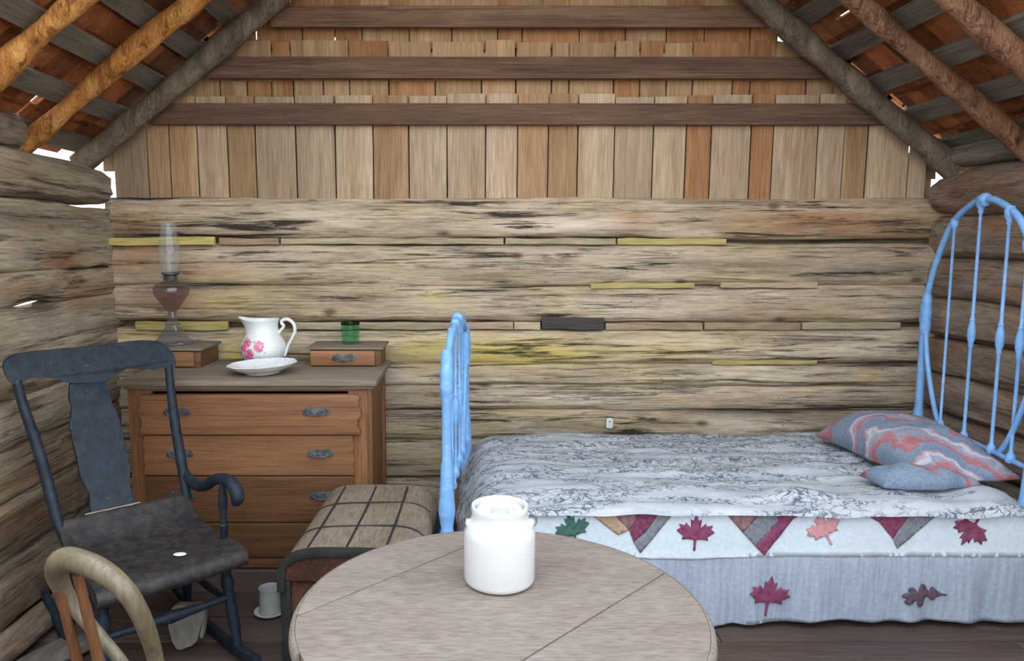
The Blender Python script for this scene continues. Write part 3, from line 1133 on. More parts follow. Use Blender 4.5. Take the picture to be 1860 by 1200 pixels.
M_QW = fabric('quilt_white', (.52, .60, .66), (.62, .68, .73))
M_QG = fabric('quilt_grey', (.31, .36, .44), (.40, .45, .52), (.25, .30, .38))  # darker stripe colour paints the shade lines of the gathers
M_BURG = fabric('burgundy_print', (.13, .035, .065), (.24, .07, .12))
M_PLUM = fabric('plum_print', (.16, .04, .085), (.26, .075, .14), None, 40)
M_ROSE = fabric('rose_print', (.50, .22, .24), (.60, .32, .33))
M_MAUVE = fabric('mauve_print', (.22, .12, .135), (.32, .19, .20), (.16, .08, .09))
M_SLATE = fabric('slate_print', (.15, .16, .19), (.24, .25, .28))
M_TAN = fabric('tan_print', (.36, .25, .17), (.46, .34, .24))
M_DGREEN = fabric('dark_green_print', (.04, .10, .085), (.08, .16, .13))
M_OAK = fabric('oak_leaf_brown', (.085, .055, .08), (.15, .10, .13))

quilt = thing('appliqued_quilt', 'pale quilt with appliqued autumn leaves and coloured triangles hanging over the front of the bed', 'quilt', (1.15, 2.77, .25))
b = new()
bot = [(.05, .02), (.4, .016), (.92, .012), (1.1, .022), (1.29, .028), (1.42, .039), (1.6, .03), (1.857, .033), (2.05, .028), (2.235, .03)]
cloth(b, bot + [(2.235, .318), (2.183, .312), (1.664, .312), (1.297, .314), (1.1, .308), (.865, .300), (.692, .304), (.454, .316), (.05, .32)], .022, quilt_at, .005)
obj('lower_band', b, M_QG, quilt, angle=180)['label'] = 'grey-blue gathered lower band'
b = new()
cloth(b, [(.05, .312), (.454, .308), (.692, .296), (.865, .292), (1.1, .300), (1.297, .306), (1.664, .304), (2.183, .304), (2.235, .31), (2.235, .455), (2.18, .476), (.17, .478), (.10, .44), (.05, .38)], .022, lambda u, v, o: quilt_at(u, v, o + .0025), .006)
obj('upper_band', b, M_QW, quilt, angle=180)['label'] = 'white upper band'


def patch(pts, mat, off=.0105, name='patch', lab=None, step=.014):
    b = new()
    cloth(b, pts, step, lambda u, v, o: quilt_at(u, v, o + off), .003)
    o = obj(name, b, mat, quilt, angle=180)
    if lab:
        o['label'] = lab
    return o


# pieced triangles
patch([(.47, .478), (.56, .478), (.625, .41), (.585, .39)], M_TAN, lab='tan patch')
patch([(.56, .478), (.64, .478), (.655, .455), (.627, .41)], M_MAUVE, lab='mauve patch')
patch([(.64, .478), (.745, .478), (.69, .40), (.645, .362), (.627, .41), (.655, .455)], M_BURG, lab='dark burgundy patch')
patch([(.745, .478), (.80, .478), (.672, .318), (.645, .362), (.69, .40)], M_SLATE, lab='slate grey patch')
patch([(1.0, .478), (1.10, .478), (1.135, .47), (1.07, .40)], M_MAUVE, lab='mauve patch')
patch([(1.10, .478), (1.20, .478), (1.205, .44), (1.12, .345), (1.07, .40), (1.135, .47)], M_SLATE, lab='slate grey patch')
patch([(1.20, .478), (1.315, .478), (1.265, .455), (1.156, .308), (1.12, .345), (1.205, .44)], M_PLUM, lab='plum red patch')
patch([(1.53, .478), (1.71, .478), (1.72, .47), (1.655, .375), (1.60, .44)], M_PLUM, lab='plum red patch')
patch([(1.71, .478), (1.835, .478), (1.72, .375), (1.674, .335), (1.655, .375), (1.72, .47)], M_SLATE, lab='slate grey patch')

HALF = [(0, 1.0), (.10, .74), (.20, .80), (.175, .48), (.36, .66), (.41, .56), (.62, .60), (.56, .46), (.70, .36), (.44, .16), (.48, .04), (.26, .07), (.05, .05)]


def maple(cx, cy, s, rot, mat, lab, stem=.36, bend=0.):
    o = HALF + [(.035, -stem * .5), (.035 + bend, -stem)] + [(-.035 + bend, -stem), (-.035, -stem * .5)] + [(-x, y) for x, y in reversed(HALF[1:])]
    c, sn = math.cos(rot), math.sin(rot)
    pts = [(cx + s * ((x) * c - (y - .38) * sn), cy + s * ((x) * sn + (y - .38) * c)) for x, y in o]
    patch(pts, mat, .0105, 'maple_leaf', lab, step=.010)


maple(.885, .408, .106, -.06, M_PLUM, 'plum maple leaf with straight stem')
maple(1.382, .420, .100, .45, M_ROSE, 'faded rose maple leaf')
maple(1.955, .405, .104, 2.6, M_PLUM, 'plum maple leaf turned upside down', .25)
maple(1.185, .150, .118, -.10, M_PLUM, 'plum maple leaf on the grey band', .42)
maple(.405, .42, .10, .3, M_DGREEN, 'dark green leaf behind the jar', .25)
oak = rounded([(1.0, .0), (.78, .05), (.62, .17), (.46, .30), (.38, .12), (.26, .20), (.14, .40), (.0, .42), (-.06, .22), (-.14, .14), (-.34, .34), (-.52, .26), (-.44, .10), (-.62, .10), (-.72, -.06), (-.52, -.10),
               (-.62, -.26), (-.42, -.36), (-.22, -.16), (-.14, -.22), (-.06, -.46), (.12, -.44), (.2, -.16), (.34, -.10), (.5, -.28), (.66, -.14), (.8, -.05), (1.0, -.04)], 3)
patch([(1.775 + .100 * x, .148 + .165 * y * .62 + .004 * x) for x, y in oak], M_OAK, .0105, 'oak_leaf', 'brown-plum oak leaf', .010)

# pillow
PN = NT('faded_plaid')
pv = PN.obj()
dn = PN.noise(pv, 3.5, 3, .5)
sx = PN.n('ShaderNodeSeparateXYZ')
PN.l(pv, sx.inputs[0])
wob = PN.math('ADD', PN.math('MULTIPLY', sx.outputs['Y'], 1.0), PN.math('ADD', PN.math('MULTIPLY', sx.outputs['X'], .55), PN.math('MULTIPLY', dn, .75)))
fr = PN.math('FRACT', PN.math('MULTIPLY', wob, 4.2))
bands = PN.ramp(fr, [(0, (.17, .23, .32)), (.30, (.22, .27, .35)), (.40, (.38, .15, .17)), (.50, (.40, .19, .20)), (.56, (.33, .28, .33)), (.68, (.27, .30, .37)), (.78, (.50, .50, .54)), (.84, (.46, .38, .42)),
                     (.92, (.30, .22, .28)), (1, (.17, .23, .32))])
wv = PN.noise(pv, 90, 3, .7)
PN.bump(PN.noise(pv, 26, 4, .6), .25, .006)
M_PILLOW = PN.out(PN.mix(.55, bands, PN.mix(1.0, bands, PN.ramp(wv, [(.3, .6), (.7, 1.4)]), 'MULTIPLY')), .95, .08)
pil = thing('pillow', 'plump pillow in faded red and blue-grey plaid at the head of the bed', 'pillow', (2.045, 3.33, .545), math.radians(6))
b = new()
N1, N2 = 44, 60
for sgn in (1, -1):
    g = []
    for i in range(N1 + 1):
        row = []
        for j in range(N2 + 1):
            a, c = -1 + 2 * i / N1, -1 + 2 * j / N2
            ed = (1 - abs(a) ** 3.2) * (1 - abs(c) ** 3.2)
            sxx = 1 - .10 * (1 - abs(c) ** 2) * (abs(a) > .0) * 0
            x = a * .218 * (1 - .07 * (1 - c * c) ** 2 * 0 + .04 * abs(c) ** 4)
            y = c * .375 * (1 + .03 * abs(a) ** 4)
            h = max(0, ed) ** .52
            z = sgn * h * (.172 * (1 - .30 * c * c) if sgn > 0 else .035)
            z += .020 * h * noise.noise(Vector((x * 7 + 2, y * 6, sgn))) + .010 * h * noise.noise(Vector((x * 16, y * 13, 3)))
            z += .03 * h * c * (1 if sgn > 0 else .3)
            row.append(b.verts.new((x, y, z)))
        g.append(row)
    for i in range(N1):
        for j in range(N2):
            f = (g[i][j], g[i + 1][j], g[i + 1][j + 1], g[i][j + 1])
            b.faces.new(f if sgn > 0 else f[::-1])
bmesh.ops.remove_doubles(b, verts=b.verts[:], dist=.0015)
obj('pillow_body', b, M_PILLOW, pil, angle=180, shift=False)
# loose end of the pillow case, rolled up in front of the pillow
b = new()
for sgn in (1, -1):
    g = []
    for i in range(33):
        row = []
        for j in range(25):
            a, c = -1 + 2 * i / 32, -1 + 2 * j / 24
            ed = (1 - abs(a) ** 2.6) * (1 - abs(c) ** 2.4)
            h = max(0, ed) ** .5
            x = -.185 + a * .215
            y = -.345 + c * .085 + .03 * a * a
            z = sgn * h * (.070 - .022 * a if sgn > 0 else .02) - .012 + h * (.016 * noise.noise(Vector((x * 14, y * 10, sgn))) + .008 * noise.noise(Vector((x * 30, y * 22, 2))))
            row.append(b.verts.new((x, y, z)))
        g.append(row)
    for i in range(32):
        for j in range(24):
            f = (g[i][j], g[i + 1][j], g[i + 1][j + 1], g[i][j + 1])
            b.faces.new(f if sgn > 0 else f[::-1])
bmesh.ops.remove_doubles(b, verts=b.verts[:], dist=.0012)
obj('case_flap', b, M_PILLOW, pil, angle=180, shift=False)['label'] = 'loose rolled end of the plaid pillowcase'

# ------------------------------------------------------------------ chest of drawers
DX0, DX1, DY0, DY1, DZ = -1.562, -.440, 3.305, 3.86, .905
dr = thing('chest_of_drawers', 'brown oak chest of drawers with a dusty top against the back wall', 'chest of drawers', ((DX0 + DX1) / 2, (DY0 + DY1) / 2, 0))
b = new()
box(b, ((DX0 + DX1) / 2, (DY0 + DY1) / 2 - .005, DZ - .014), (DX1 - DX0 + .055, DY1 - DY0 + .05, .028), .007, tone=.5)
box(b, ((DX0 + DX1) / 2, (DY0 + DY1) / 2, DZ - .036), (DX1 - DX0 + .022, DY1 - DY0 + .02, .018), .006, tone=.4)
obj('top', b, M_DTOP, dr)['label'] = 'dusty greyish top board'
b = new()
box(b, (DX0 + .014, (DY0 + DY1) / 2 + .01, .445), (.028, DY1 - DY0 - .03, .86), .003, tone=.4)
obj('side_panel', b, M_DRESZ, dr)
b = new()
box(b, (DX1 - .022, (DY0 + DY1) / 2 + .01, .445), (.020, DY1 - DY0 - .03, .86), .002, tone=.2)
for yy in (DY0 + .03, DY1 - .04):
    box(b, (DX1 - .008, yy, .445), (.018, .07, .86), .004, tone=.25)
for zz in (.05, .84):
    box(b, (DX1 - .008, (DY0 + DY1) / 2, zz), (.0178, DY1 - DY0 - .1, .08), .004, tone=.25)
obj('side_panel', b, M_DRESZ, dr)['label'] = 'framed right side panel'
b = new()
box(b, ((DX0 + DX1) / 2, DY1 - .01, .445), (DX1 - DX0 - .04, .015, .86), tone=.3)
obj('back_panel', b, M_DRES, dr)
for sx_ in (0, 1):
    b = new()
    x = DX0 + .055 if sx_ == 0 else DX1 - .055
    box(b, (x, DY0 + .03, .443), (.110, .04, .876), .006, tone=.85 if sx_ else .6)
    obj('stile', b, M_DRESZ, dr)['label'] = 'orange-brown front corner stile'
b = new()
box(b, ((DX0 + DX1) / 2, DY0 + .022, .863), (DX1 - DX0 - .11, .03, .03), .004, tone=.7)
obj('top_rail', b, M_DRES, dr)
b = new()
box(b, ((DX0 + DX1) / 2, DY0 + .02, .03), (DX1 - DX0 - .11, .03, .05), .004, tone=.2)
obj('base_rail', b, M_DRES, dr)


def handle(parent, x, z, y):
    b = new()
    o = rounded([(-.062, -.008), (-.05, .014), (-.028, .020), (-.012, .012), (0, .022), (.012, .012), (.028, .020), (.05, .014), (.062, -.008), (.05, -.018), (.03, -.012), (0, -.022), (-.03, -.012), (-.05, -.018)], 3)
    prism(b, o, .004, lambda u, v, q: (x + u, y - q, z + v), .001)
    h = obj('handle', b, M_IRON, parent)
    h['label'] = 'ornate tarnished drawer pull'
    b = new()
    tube(b, [(x - .042, y - .004, z + .006), (x - .043, y - .017, z + .004), (x - .034, y - .021, z - .010), (x, y - .022, z - .014), (x + .034, y - .021, z - .010), (x + .043, y - .017, z + .004), (x + .042, y - .004, z + .006)],
         .0035, seg=8, smooth=4)
    obj('bail', b, M_IRON, h)


for i, (z0, z1, proud, tn) in enumerate([(.650, .836, .020, .62), (.456, .645, .008, .58), (.231, .451, .004, .15), (.060, .226, .004, .02)]):  # lower two drawers toned darker to paint in shade near the floor
    xl, xr = DX0 + .055, DX1 - (.045 if i == 0 else .068)
    n = 40
    right = []
    for k in range(n + 1):
        t = k / n
        z = lerp(z0, z1, t)
        wob = .010 * math.sin(t * 4.2 * math.pi + .6) + .012 * t - (.03 * max(0, (t - .88) / .12) ** 2) if i == 0 else .004 * math.sin(t * 6 * math.pi)
        right.append((xr + wob - .018, z))
    left = [(xl - (p[0] - xr) * .9, p[1]) for p in reversed(right)]
    b = new()
    yf = DY0 - proud
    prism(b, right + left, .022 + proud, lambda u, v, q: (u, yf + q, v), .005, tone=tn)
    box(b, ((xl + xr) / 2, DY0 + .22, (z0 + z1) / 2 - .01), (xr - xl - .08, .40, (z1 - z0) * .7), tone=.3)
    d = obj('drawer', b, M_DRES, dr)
    for hx in (-1.325, -.69 + .01 * i):
        if i < 3:
            handle(d, hx, [.760, .562, .360][i], yf)


def glove_box(x0, x1, y0, y1, label, front):
    z0, z1 = DZ + .001, DZ + .088
    t = thing('small_drawer_box', label, 'box', ((x0 + x1) / 2, (y0 + y1) / 2, z0), 0, None)
    b = new()
    box(b, ((x0 + x1) / 2, (y0 + y1) / 2 + .004, (z0 + z1) / 2), (x1 - x0, y1 - y0 - .008, z1 - z0), .003, tone=.25)
    obj('case', b, M_DRES, t)
    b = new()
    box(b, ((x0 + x1) / 2, (y0 + y1) / 2 - .002, z1 + .006), (x1 - x0 + .03, y1 - y0 + .026, .012), .004, tone=.35)
    obj('lid', b, M_DTOP, t)['label'] = 'dusty greyish lid board'
    b = new()
    box(b, ((x0 + x1) / 2 - .012, y0 - .003, (z0 + z1) / 2), (x1 - x0 - .034, .012, z1 - z0 - .014), .003, tone=front)
    d = obj('drawer', b, M_DRES, t)
    if x0 > -1:
        handle(d, (x0 + x1) / 2 - .005, (z0 + z1) / 2 + .003, y0 - .009)
    return z1 + .012


ZB = glove_box(-1.70, -1.335, 3.625, 3.895, 'small brown drawer box on the left end of the chest under the oil lamp', .55)
glove_box(-.797, -.440, 3.665, 3.895, 'small brown drawer box with a metal pull on the right end of the chest', .95)

# oil lamp
LX, LY = -1.525, 3.775
lamp = thing('oil_lamp', 'glass oil lamp with clear chimney and amber font on the left drawer box', 'oil lamp', (LX, LY, ZB))
b = new()
z = ZB
lathe(b, [(0, .001), (.098, .001), (.100, .008), (.096, .016), (.080, .026), (.060, .050), (.044, .078), (.033, .100), (.040, .108), (.030, .116), (.024, .126), (.030, .140), (.024, .153), (0, .154)], 40, (LX, LY, z),
      fn=lambda a, zz: 1 + .05 * math.cos(10 * a) * (zz < .1))
obj('foot', b, M_FOOTG, lamp)['label'] = 'pressed violet-grey glass foot'
b = new()
lathe(b, [(0, .154), (.022, .155), (.020, .168), (.036, .182), (.046, .206), (.062, .226), (.078, .250), (.086, .272), (.086, .290), (.076, .306), (.054, .318), (.034, .326), (.030, .332), (0, .333)], 44, (LX, LY, z),
      fn=lambda a, zz: 1 + .03 * math.cos(14 * a) * (.2 < zz < .3))
obj('font', b, M_FONT, lamp)['label'] = 'brown amethyst glass oil font'
b = new()
lathe(b, [(0, .332), (.034, .332), (.036, .342), (.030, .350), (.034, .356), (.044, .362), (.044, .368), (.040, .372), (0, .373)], 32, (LX, LY, z))
obj('burner', b, M_IRON, lamp)
b = new()
ch = [(.038, .372), (.038, .392), (.041, .405), (.050, .425), (.056, .455), (.055, .480), (.049, .515), (.043, .550), (.040, .590), (.040, .615), (.041, .622)]
lathe(b, ch + [(r - .0022, h) for r, h in reversed(ch)], 40, (LX, LY, z))
obj('chimney', b, M_GLASS, lamp)['label'] = 'clear glass chimney'

# pitcher
PX, PY = -1.05, 3.74
pit = thing('pitcher', 'white china pitcher with pink roses on the chest of drawers', 'pitcher', (PX, PY, DZ))
R = NT('rose_china')
rc = R.obj()
sp = R.n('ShaderNodeSeparateXYZ')
R.l(rc, sp.inputs[0])
ros = None


def blob(x, z, r):
    dx = R.math('SUBTRACT', sp.outputs['X'], x)
    dz = R.math('SUBTRACT', sp.outputs['Z'], z)
    d = R.math('SQRT', R.math('ADD', R.math('MULTIPLY', dx, dx), R.math('MULTIPLY', dz, dz)))
    fr_ = R.math('LESS_THAN', sp.outputs['Y'], 0.0)
    return R.math('MULTIPLY', R.ramp(R.math('ADD', R.math('DIVIDE', d, r), R.math('MULTIPLY', R.math('SUBTRACT', R.noise(rc, 60, 3), .5), .8)), [(.75, 1), (1.0, 0)]), fr_)


col = (.78, .81, .79)
pet = R.noise(rc, 70, 3, .6, 1.5)
pink = R.ramp(pet, [(.36, (.50, .03, .13)), (.5, (.75, .16, .32)), (.62, (.85, .55, .62))])
for bx, bz, rr in ((-.046, .066, .034), (-.056, .122, .026), (.008, .104, .032), (-.074, .094, .024), (-.036, .042, .018)):
    col = R.mix(blob(bx, bz, rr), col, pink)
for bx, bz, rr in ((-.092, .068, .010), (.010, .045, .010), (.035, .075, .008), (-.02, .128, .008), (-.06, .036, .009)):
    col = R.mix(R.math('MULTIPLY', blob(bx, bz, rr), .6), col, (.30, .42, .30))
M_ROSEC = R.out(col, .15, .5)
b = new()
pr = [(0, .004), (.066, .004), (.070, .0), (.076, .008), (.094, .026), (.110, .052), (.116, .078), (.112, .108), (.100, .134), (.086, .158), (.078, .180), (.076, .200), (.081, .218), (.086, .228), (.084, .231), (.078, .218), (.072, .198),
      (.074, .178), (.084, .150), (.105, .105), (.108, .075), (.09, .03), (0, .02)]
vs = lathe(b, pr, 56)
for v in vs:
    if v.co.z > .16:
        a = math.atan2(v.co.y, v.co.x)
        k = max(0, math.cos(a - math.pi)) ** 6 * ((v.co.z - .16) / .07)
        v.co.x -= .040 * k
        v.co.z += .016 * k
        v.co.z += .006 * max(0, math.cos(a)) * ((v.co.z - .16) / .07)
obj('body', b, M_ROSEC, pit, shift=False)
b = new()
tube(b, [(.080, 0, .160), (.092, 0, .176), (.108, 0, .198), (.098, 0, .212), (.102, 0, .228), (.130, 0, .232), (.158, 0, .210), (.164, 0, .172), (.146, 0, .130), (.128, 0, .098), (.118, 0, .068), (.106, 0, .045)],
     [.009, .008, .007, .009, .009, .0095, .009, .009, .008, .008, .0075, .009], seg=12, smooth=5, flat=1.4, up=(0, 1, 0))
obj('handle', b, M_CERAM, pit, shift=False)

# plate in front of the pitcher
b = new()
lathe(b, [(0, .010), (.070, .008), (.072, .0), (.080, .0), (.086, .008), (.110, .016), (.140, .030), (.158, .042), (.163, .047), (.160, .049), (.140, .038), (.105, .022), (.08, .016), (0, .016)], 64, fn=lambda a, zz: 1 + (.02 * math.cos(9 * a) if zz > .03 else 0))
for v in b.verts:
    v.co = Matrix.Rotation(-.045, 3, 'Y') @ v.co
    v.co += Vector((-.975, 3.452, DZ + .004))
PLM = NT('plate_china')
rr_ = PLM.noise(PLM.obj(), 45, 4, .6)
M_PLATE = PLM.out(PLM.mix(PLM.ramp(rr_, [(.56, 0), (.66, .45)]), (.80, .83, .83), (.35, .42, .42)), .2, .5)
tag(obj('plate', b, M_PLATE), 'white scalloped china plate lying on the chest in front of the pitcher', 'plate')

# green tumbler
gt = thing('green_glass_tumbler', 'small green glass tumbler standing on the right drawer box', 'tumbler', (-.610, 3.79, ZB + .001))
b = new()
ot = [(0, 0), (.040, 0), (.044, .004), (.045, .03), (.0455, .075), (.047, .105)]
lathe(b, ot + [(.0435, .105), (.042, .075), (.040, .02), (0, .016)], 32, fn=lambda a, zz: 1 + .02 * math.cos(8 * a))
obj('tumbler_body', b, M_GREEN, gt, shift=False)
b = new()
lathe(b, [(.0475, .098), (.0485, .104), (.0475, .112), (.0435, .112), (.0425, .104)], 32)
obj('rim', b, glass('dark_green_glass', (.0, .2, .08), .85), gt, shift=False)

# ------------------------------------------------------------------ rocking chair
rk = thing('rocking_chair', 'worn black-painted rocking chair with a broad back splat left of the chest', 'rocking chair', (-.991, 2.375, 0), .73)
BK = lambda z: .48 + (z - .47) * .596       # lean of the back


def seat_prof():
    return [(-.035, .372), (-.045, .392), (-.035, .418), (-.005, .430), (.06, .432), (.20, .424), (.33, .430), (.41, .448), (.46, .480), (.488, .507), (.505, .505), (.505, .485), (.48, .452), (.42, .415), (.33, .395), (.15, .390), (.02, .385)]


b = new()
pf = catmull([(0, p[0], p[1]) for p in seat_prof() + seat_prof()[:1]], 3)[:-1]
n = 24
rings = []
for i in range(n + 1):
    t = -1 + 2 * i / n
    ring = []
    for p in pf:
        wdt = lerp(.25, .238, max(0, min(1, p.y / .5)))
        dish = -.010 * (1 - t * t) if .04 < p.y < .42 else 0
        ring.append(b.verts.new((t * wdt, p.y + .012 * t * t * (p.y < .05), p.z + dish + .002 * noise.noise(Vector((t * 6, p.y * 9, 1))))))
    rings.append(ring)
for p, q in zip(rings, rings[1:]):
    m = len(p)
    for s in range(m):
        b.faces.new((p[s], p[(s + 1) % m], q[(s + 1) % m], q[s]))
b.faces.new(rings[0])
b.faces.new(rings[-1])
obj('seat', b, M_SEATW, rk, shift=False)['label'] = 'worn seat with bare brown wood showing'
b = new()
cr = rounded([(-.318, 1.02), (-.322, 1.060), (-.29, 1.088), (-.20, 1.094), (-.07, 1.092), (.07, 1.097), (.20, 1.102), (.27, 1.092), (.306, 1.055), (.314, 1.01), (.30, .984), (.26, .990), (.22, .982), (.165, .996), (.10, .992), (.05, .962), (-.03, .956),
              (-.105, .966), (-.16, .990), (-.22, 1.002), (-.26, .994), (-.30, .986)], 4)
prism(b, cr, .024, lambda u, v, q: (u, BK(v) - .012 + q - .05 * (u / .32) ** 2 + .022, v), .005)
obj('crest_rail', b, M_BLACK, rk, shift=False)
b = new()
sl = [(-.100, .968), (-.104, .94), (-.116, .905), (-.108, .872), (-.124, .838), (-.134, .80), (-.128, .75), (-.131, .70), (-.126, .66), (-.132, .63), (-.116, .60), (-.108, .572), (-.116, .545), (-.118, .503)]
sr = [(.042, .503), (.040, .545), (.032, .572), (.042, .60), (.056, .63), (.048, .66), (.052, .70), (.048, .75), (.056, .80), (.046, .838), (.034, .872), (.040, .905), (.036, .94), (.034, .968)]
prism(b, sl + sr, .015, lambda u, v, q: (u, BK(v) - .006 + q + .018 - .03 * (((v - .73) / .25) ** 2) * 0, v), .003)
obj('splat', b, M_BLACK, rk, shift=False)
b = new()
box(b, (-.04, BK(.503) + .008, .502), (.20, .022, .012), .002)
obj('splat_ledge', b, plain('bare_pale_wood', (.40, .34, .26), .8, .2, var=.2), rk, shift=False)['label'] = 'pale bare edge under the splat'
for s in (-1, 1):
    b = new()
    pts = [(s * .225, BK(.45), .45), (s * .236, BK(.52) - .005, .52), (s * .245, BK(.64) - .01, .64), (s * .258, BK(.78) - .008, .78), (s * .275, BK(.90) - .004, .90), (s * .285, BK(.995) - .02, .995)]
    tube(b, pts, [.015, .019, .021, .020, .018, .017], seg=14, smooth=5, up=(0, 1, 0))
    o = obj('stile', b, M_BLACK, rk, shift=False)
b = new()
tube(b, [(.246, .60, .628), (.248, .545, .585), (.25, .48, .560), (.25, .41, .556), (.25, .33, .578), (.25, .25, .618), (.25, .18, .640), (.25, .11, .646), (.25, .06, .632), (.25, .042, .600), (.25, .062, .580)],
     [.014, .017, .020, .021, .021, .021, .022, .024, .025, .024, .016], seg=16, smooth=5, up=(1, 0, 0), flat=1.0)
obj('arm', b, M_BLACK, rk, shift=False)
b = new()
lathe(b, [(0, 0), (.012, 0), (.014, .03), (.017, .05), (.011, .056), (.014, .064), (.011, .075), (.016, .12), (.017, .15), (.012, .19), (.010, .215), (0, .216)], 16, (.238, .145, .425))
obj('arm_post', b, M_BLACK, rk, shift=False)
for s in (-1, 1):
    b = new()
    for k in range(1):
        A, B = Vector((s * .205, .09, .40)), Vector((s * .225, .03, .055))
        tube(b, [A.lerp(B, t) for t in (0, .12, .2, .25, .3, .36, .42, .47, .52, .65, .8, 1)], [.016, .019, .022, .017, .022, .024, .018, .023, .019, .021, .020, .015], seg=14)
    obj('leg', b, M_BLACK, rk, shift=False)
    b = new()
    A, B = Vector((s * .19, .40, .41)), Vector((s * .225, .51, .045))
    tube(b, [A.lerp(B, t) for t in (0, .25, .5, .8, 1)], [.016, .02, .021, .019, .015], seg=14)
    obj('leg', b, M_BLACK, rk, shift=False)
    b = new()
    pts = []
    for k in range(25):
        yy = lerp(-.13, .84, k / 24)
        zz = .021 + .26 * (yy - .27) ** 2 * 1.0
        pts.append((s * .226, yy, zz))
    tube(b, pts, .020, seg=12, power=4, flat=1.0, up=(0, 0, 1))
    for v in b.verts:
        v.co.x = s * .226 + (v.co.x - s * .226) * .75
    obj('rocker', b, M_BLACK, rk, shift=False)
    b = new()
    tube(b, [(s * .215, .06, .215), (s * .212, .26, .205), (s * .212, .462, .205)], [.009, .014, .009], seg=10, smooth=4)
    obj('side_stretcher', b, M_BLACK, rk, shift=False)
b = new()
tube(b, [(-.216, .055, .235), (-.10, .05, .235), (0, .048, .235), (.10, .05, .235), (.216, .055, .235)], [.010, .014, .022, .014, .010], seg=12, smooth=4)
obj('front_stretcher', b, M_BLACK, rk, shift=False)
b = new()
tube(b, [(-.20, .455, .24), (.20, .455, .24)], [.010, .012], seg=10)
obj('back_stretcher', b, M_BLACK, rk, shift=False)

# ------------------------------------------------------------------ trunk
tr = thing('trunk', 'old hump-topped trunk with canvas-covered lid between the chest and the round table', 'trunk', (-.385, 2.745, 0), math.radians(-2))
TW, TL = .48, .70
b = new()
box(b, (0, 0, .19), (TW - .02, TL - .02, .38), .008, tone=.35)
obj('body', b, M_TRUNKW, tr, shift=False)['label'] = 'red-brown worn trunk body'
b = new()
sec = []
NN = 28
for i in range(NN + 1):
    a = math.pi * i / NN
    ca, sa = math.cos(a), math.sin(a)
    sec.append((TW / 2 * math.copysign(abs(ca) ** .45, -ca), .385 + .095 * abs(sa) ** .8))
g0 = [[b.verts.new((x, yy, zz + .004 * noise.noise(Vector((x * 8, yy * 6, 2))))) for x, zz in [(-TW / 2, .37)] + sec + [(TW / 2, .37)]] for yy in [lerp(-TL / 2, TL / 2, k / 16) for k in range(17)]]
for p, q in zip(g0, g0[1:]):
    for i in range(len(p) - 1):
        b.faces.new((p[i], p[i + 1], q[i + 1], q[i]))
    b.faces.new((p[-1], p[0], q[0], q[-1]))
b.faces.new(g0[0])
b.faces.new(g0[-1])
settone(b, b.verts, .55)
lid = obj('lid', b, M_TRUNK, tr, shift=False)
lid['label'] = 'humped grey-brown canvas lid'


b = new()
prism(b, [(-TW / 2 + .004, .372)] + [(x * .985, zz - .004) for x, zz in sec[1:-1]] + [(TW / 2 - .004, .372)], .006, lambda u, v, q: (u, -TL / 2 - .006 + q, v), .001, tone=.3)
obj('lid_end', b, M_TRUNKW, tr, shift=False)['label'] = 'red-brown wooden end of the lid'


def hump(x):
    c = min(1, abs(x) / (TW / 2)) ** (1 / .45)
    return .385 + .095 * math.sqrt(max(0, 1 - c * c)) ** .8


for xx in (-.155, -.02, .115):
    b = new()
    tube(b, [(xx, -TL / 2 + .03, hump(xx) + .001), (xx + .004, 0, hump(xx) + .003), (xx, TL / 2 - .03, hump(xx) + .001)], .004, seg=8, smooth=6)
    obj('seam', b, M_TRIM, tr, shift=False)
for yy in (-.13, .12):
    b = new()
    tube(b, [(x, yy + .01 * math.sin(x * 9), hump(x) + .001) for x in [lerp(-.225, .225, k / 20) for k in range(21)]], .004, seg=8)
    obj('seam', b, M_TRIM, tr, shift=False)
b = new()
tube(b, [(x, -TL / 2 - .002, zz - .006) for x, zz in [(-TW / 2, .34), (-TW / 2, .365)] + sec + [(TW / 2, .365), (TW / 2, .34)]], .016, seg=8, power=3.5, up=(0, 1, 0))
obj('lid_band', b, M_TRIM, tr, shift=False)['label'] = 'dark leather band along the front lid edge'
for sx_ in (-1, 1):
    for sy in (-1, 1):
        b = new()
        box(b, (sx_ * (TW / 2 - .012), sy * (TL / 2 - .012), .185), (.036, .036, .37), .004)
        obj('corner_post', b, M_TRIM, tr, shift=False)
for sx_ in (-1, 1):
    b = new()
    box(b, (sx_ * (TW / 2 - .006), 0, .352), (.02, TL - .07, .03), .003)
    obj('edge_band', b, M_TRIM, tr, shift=False)

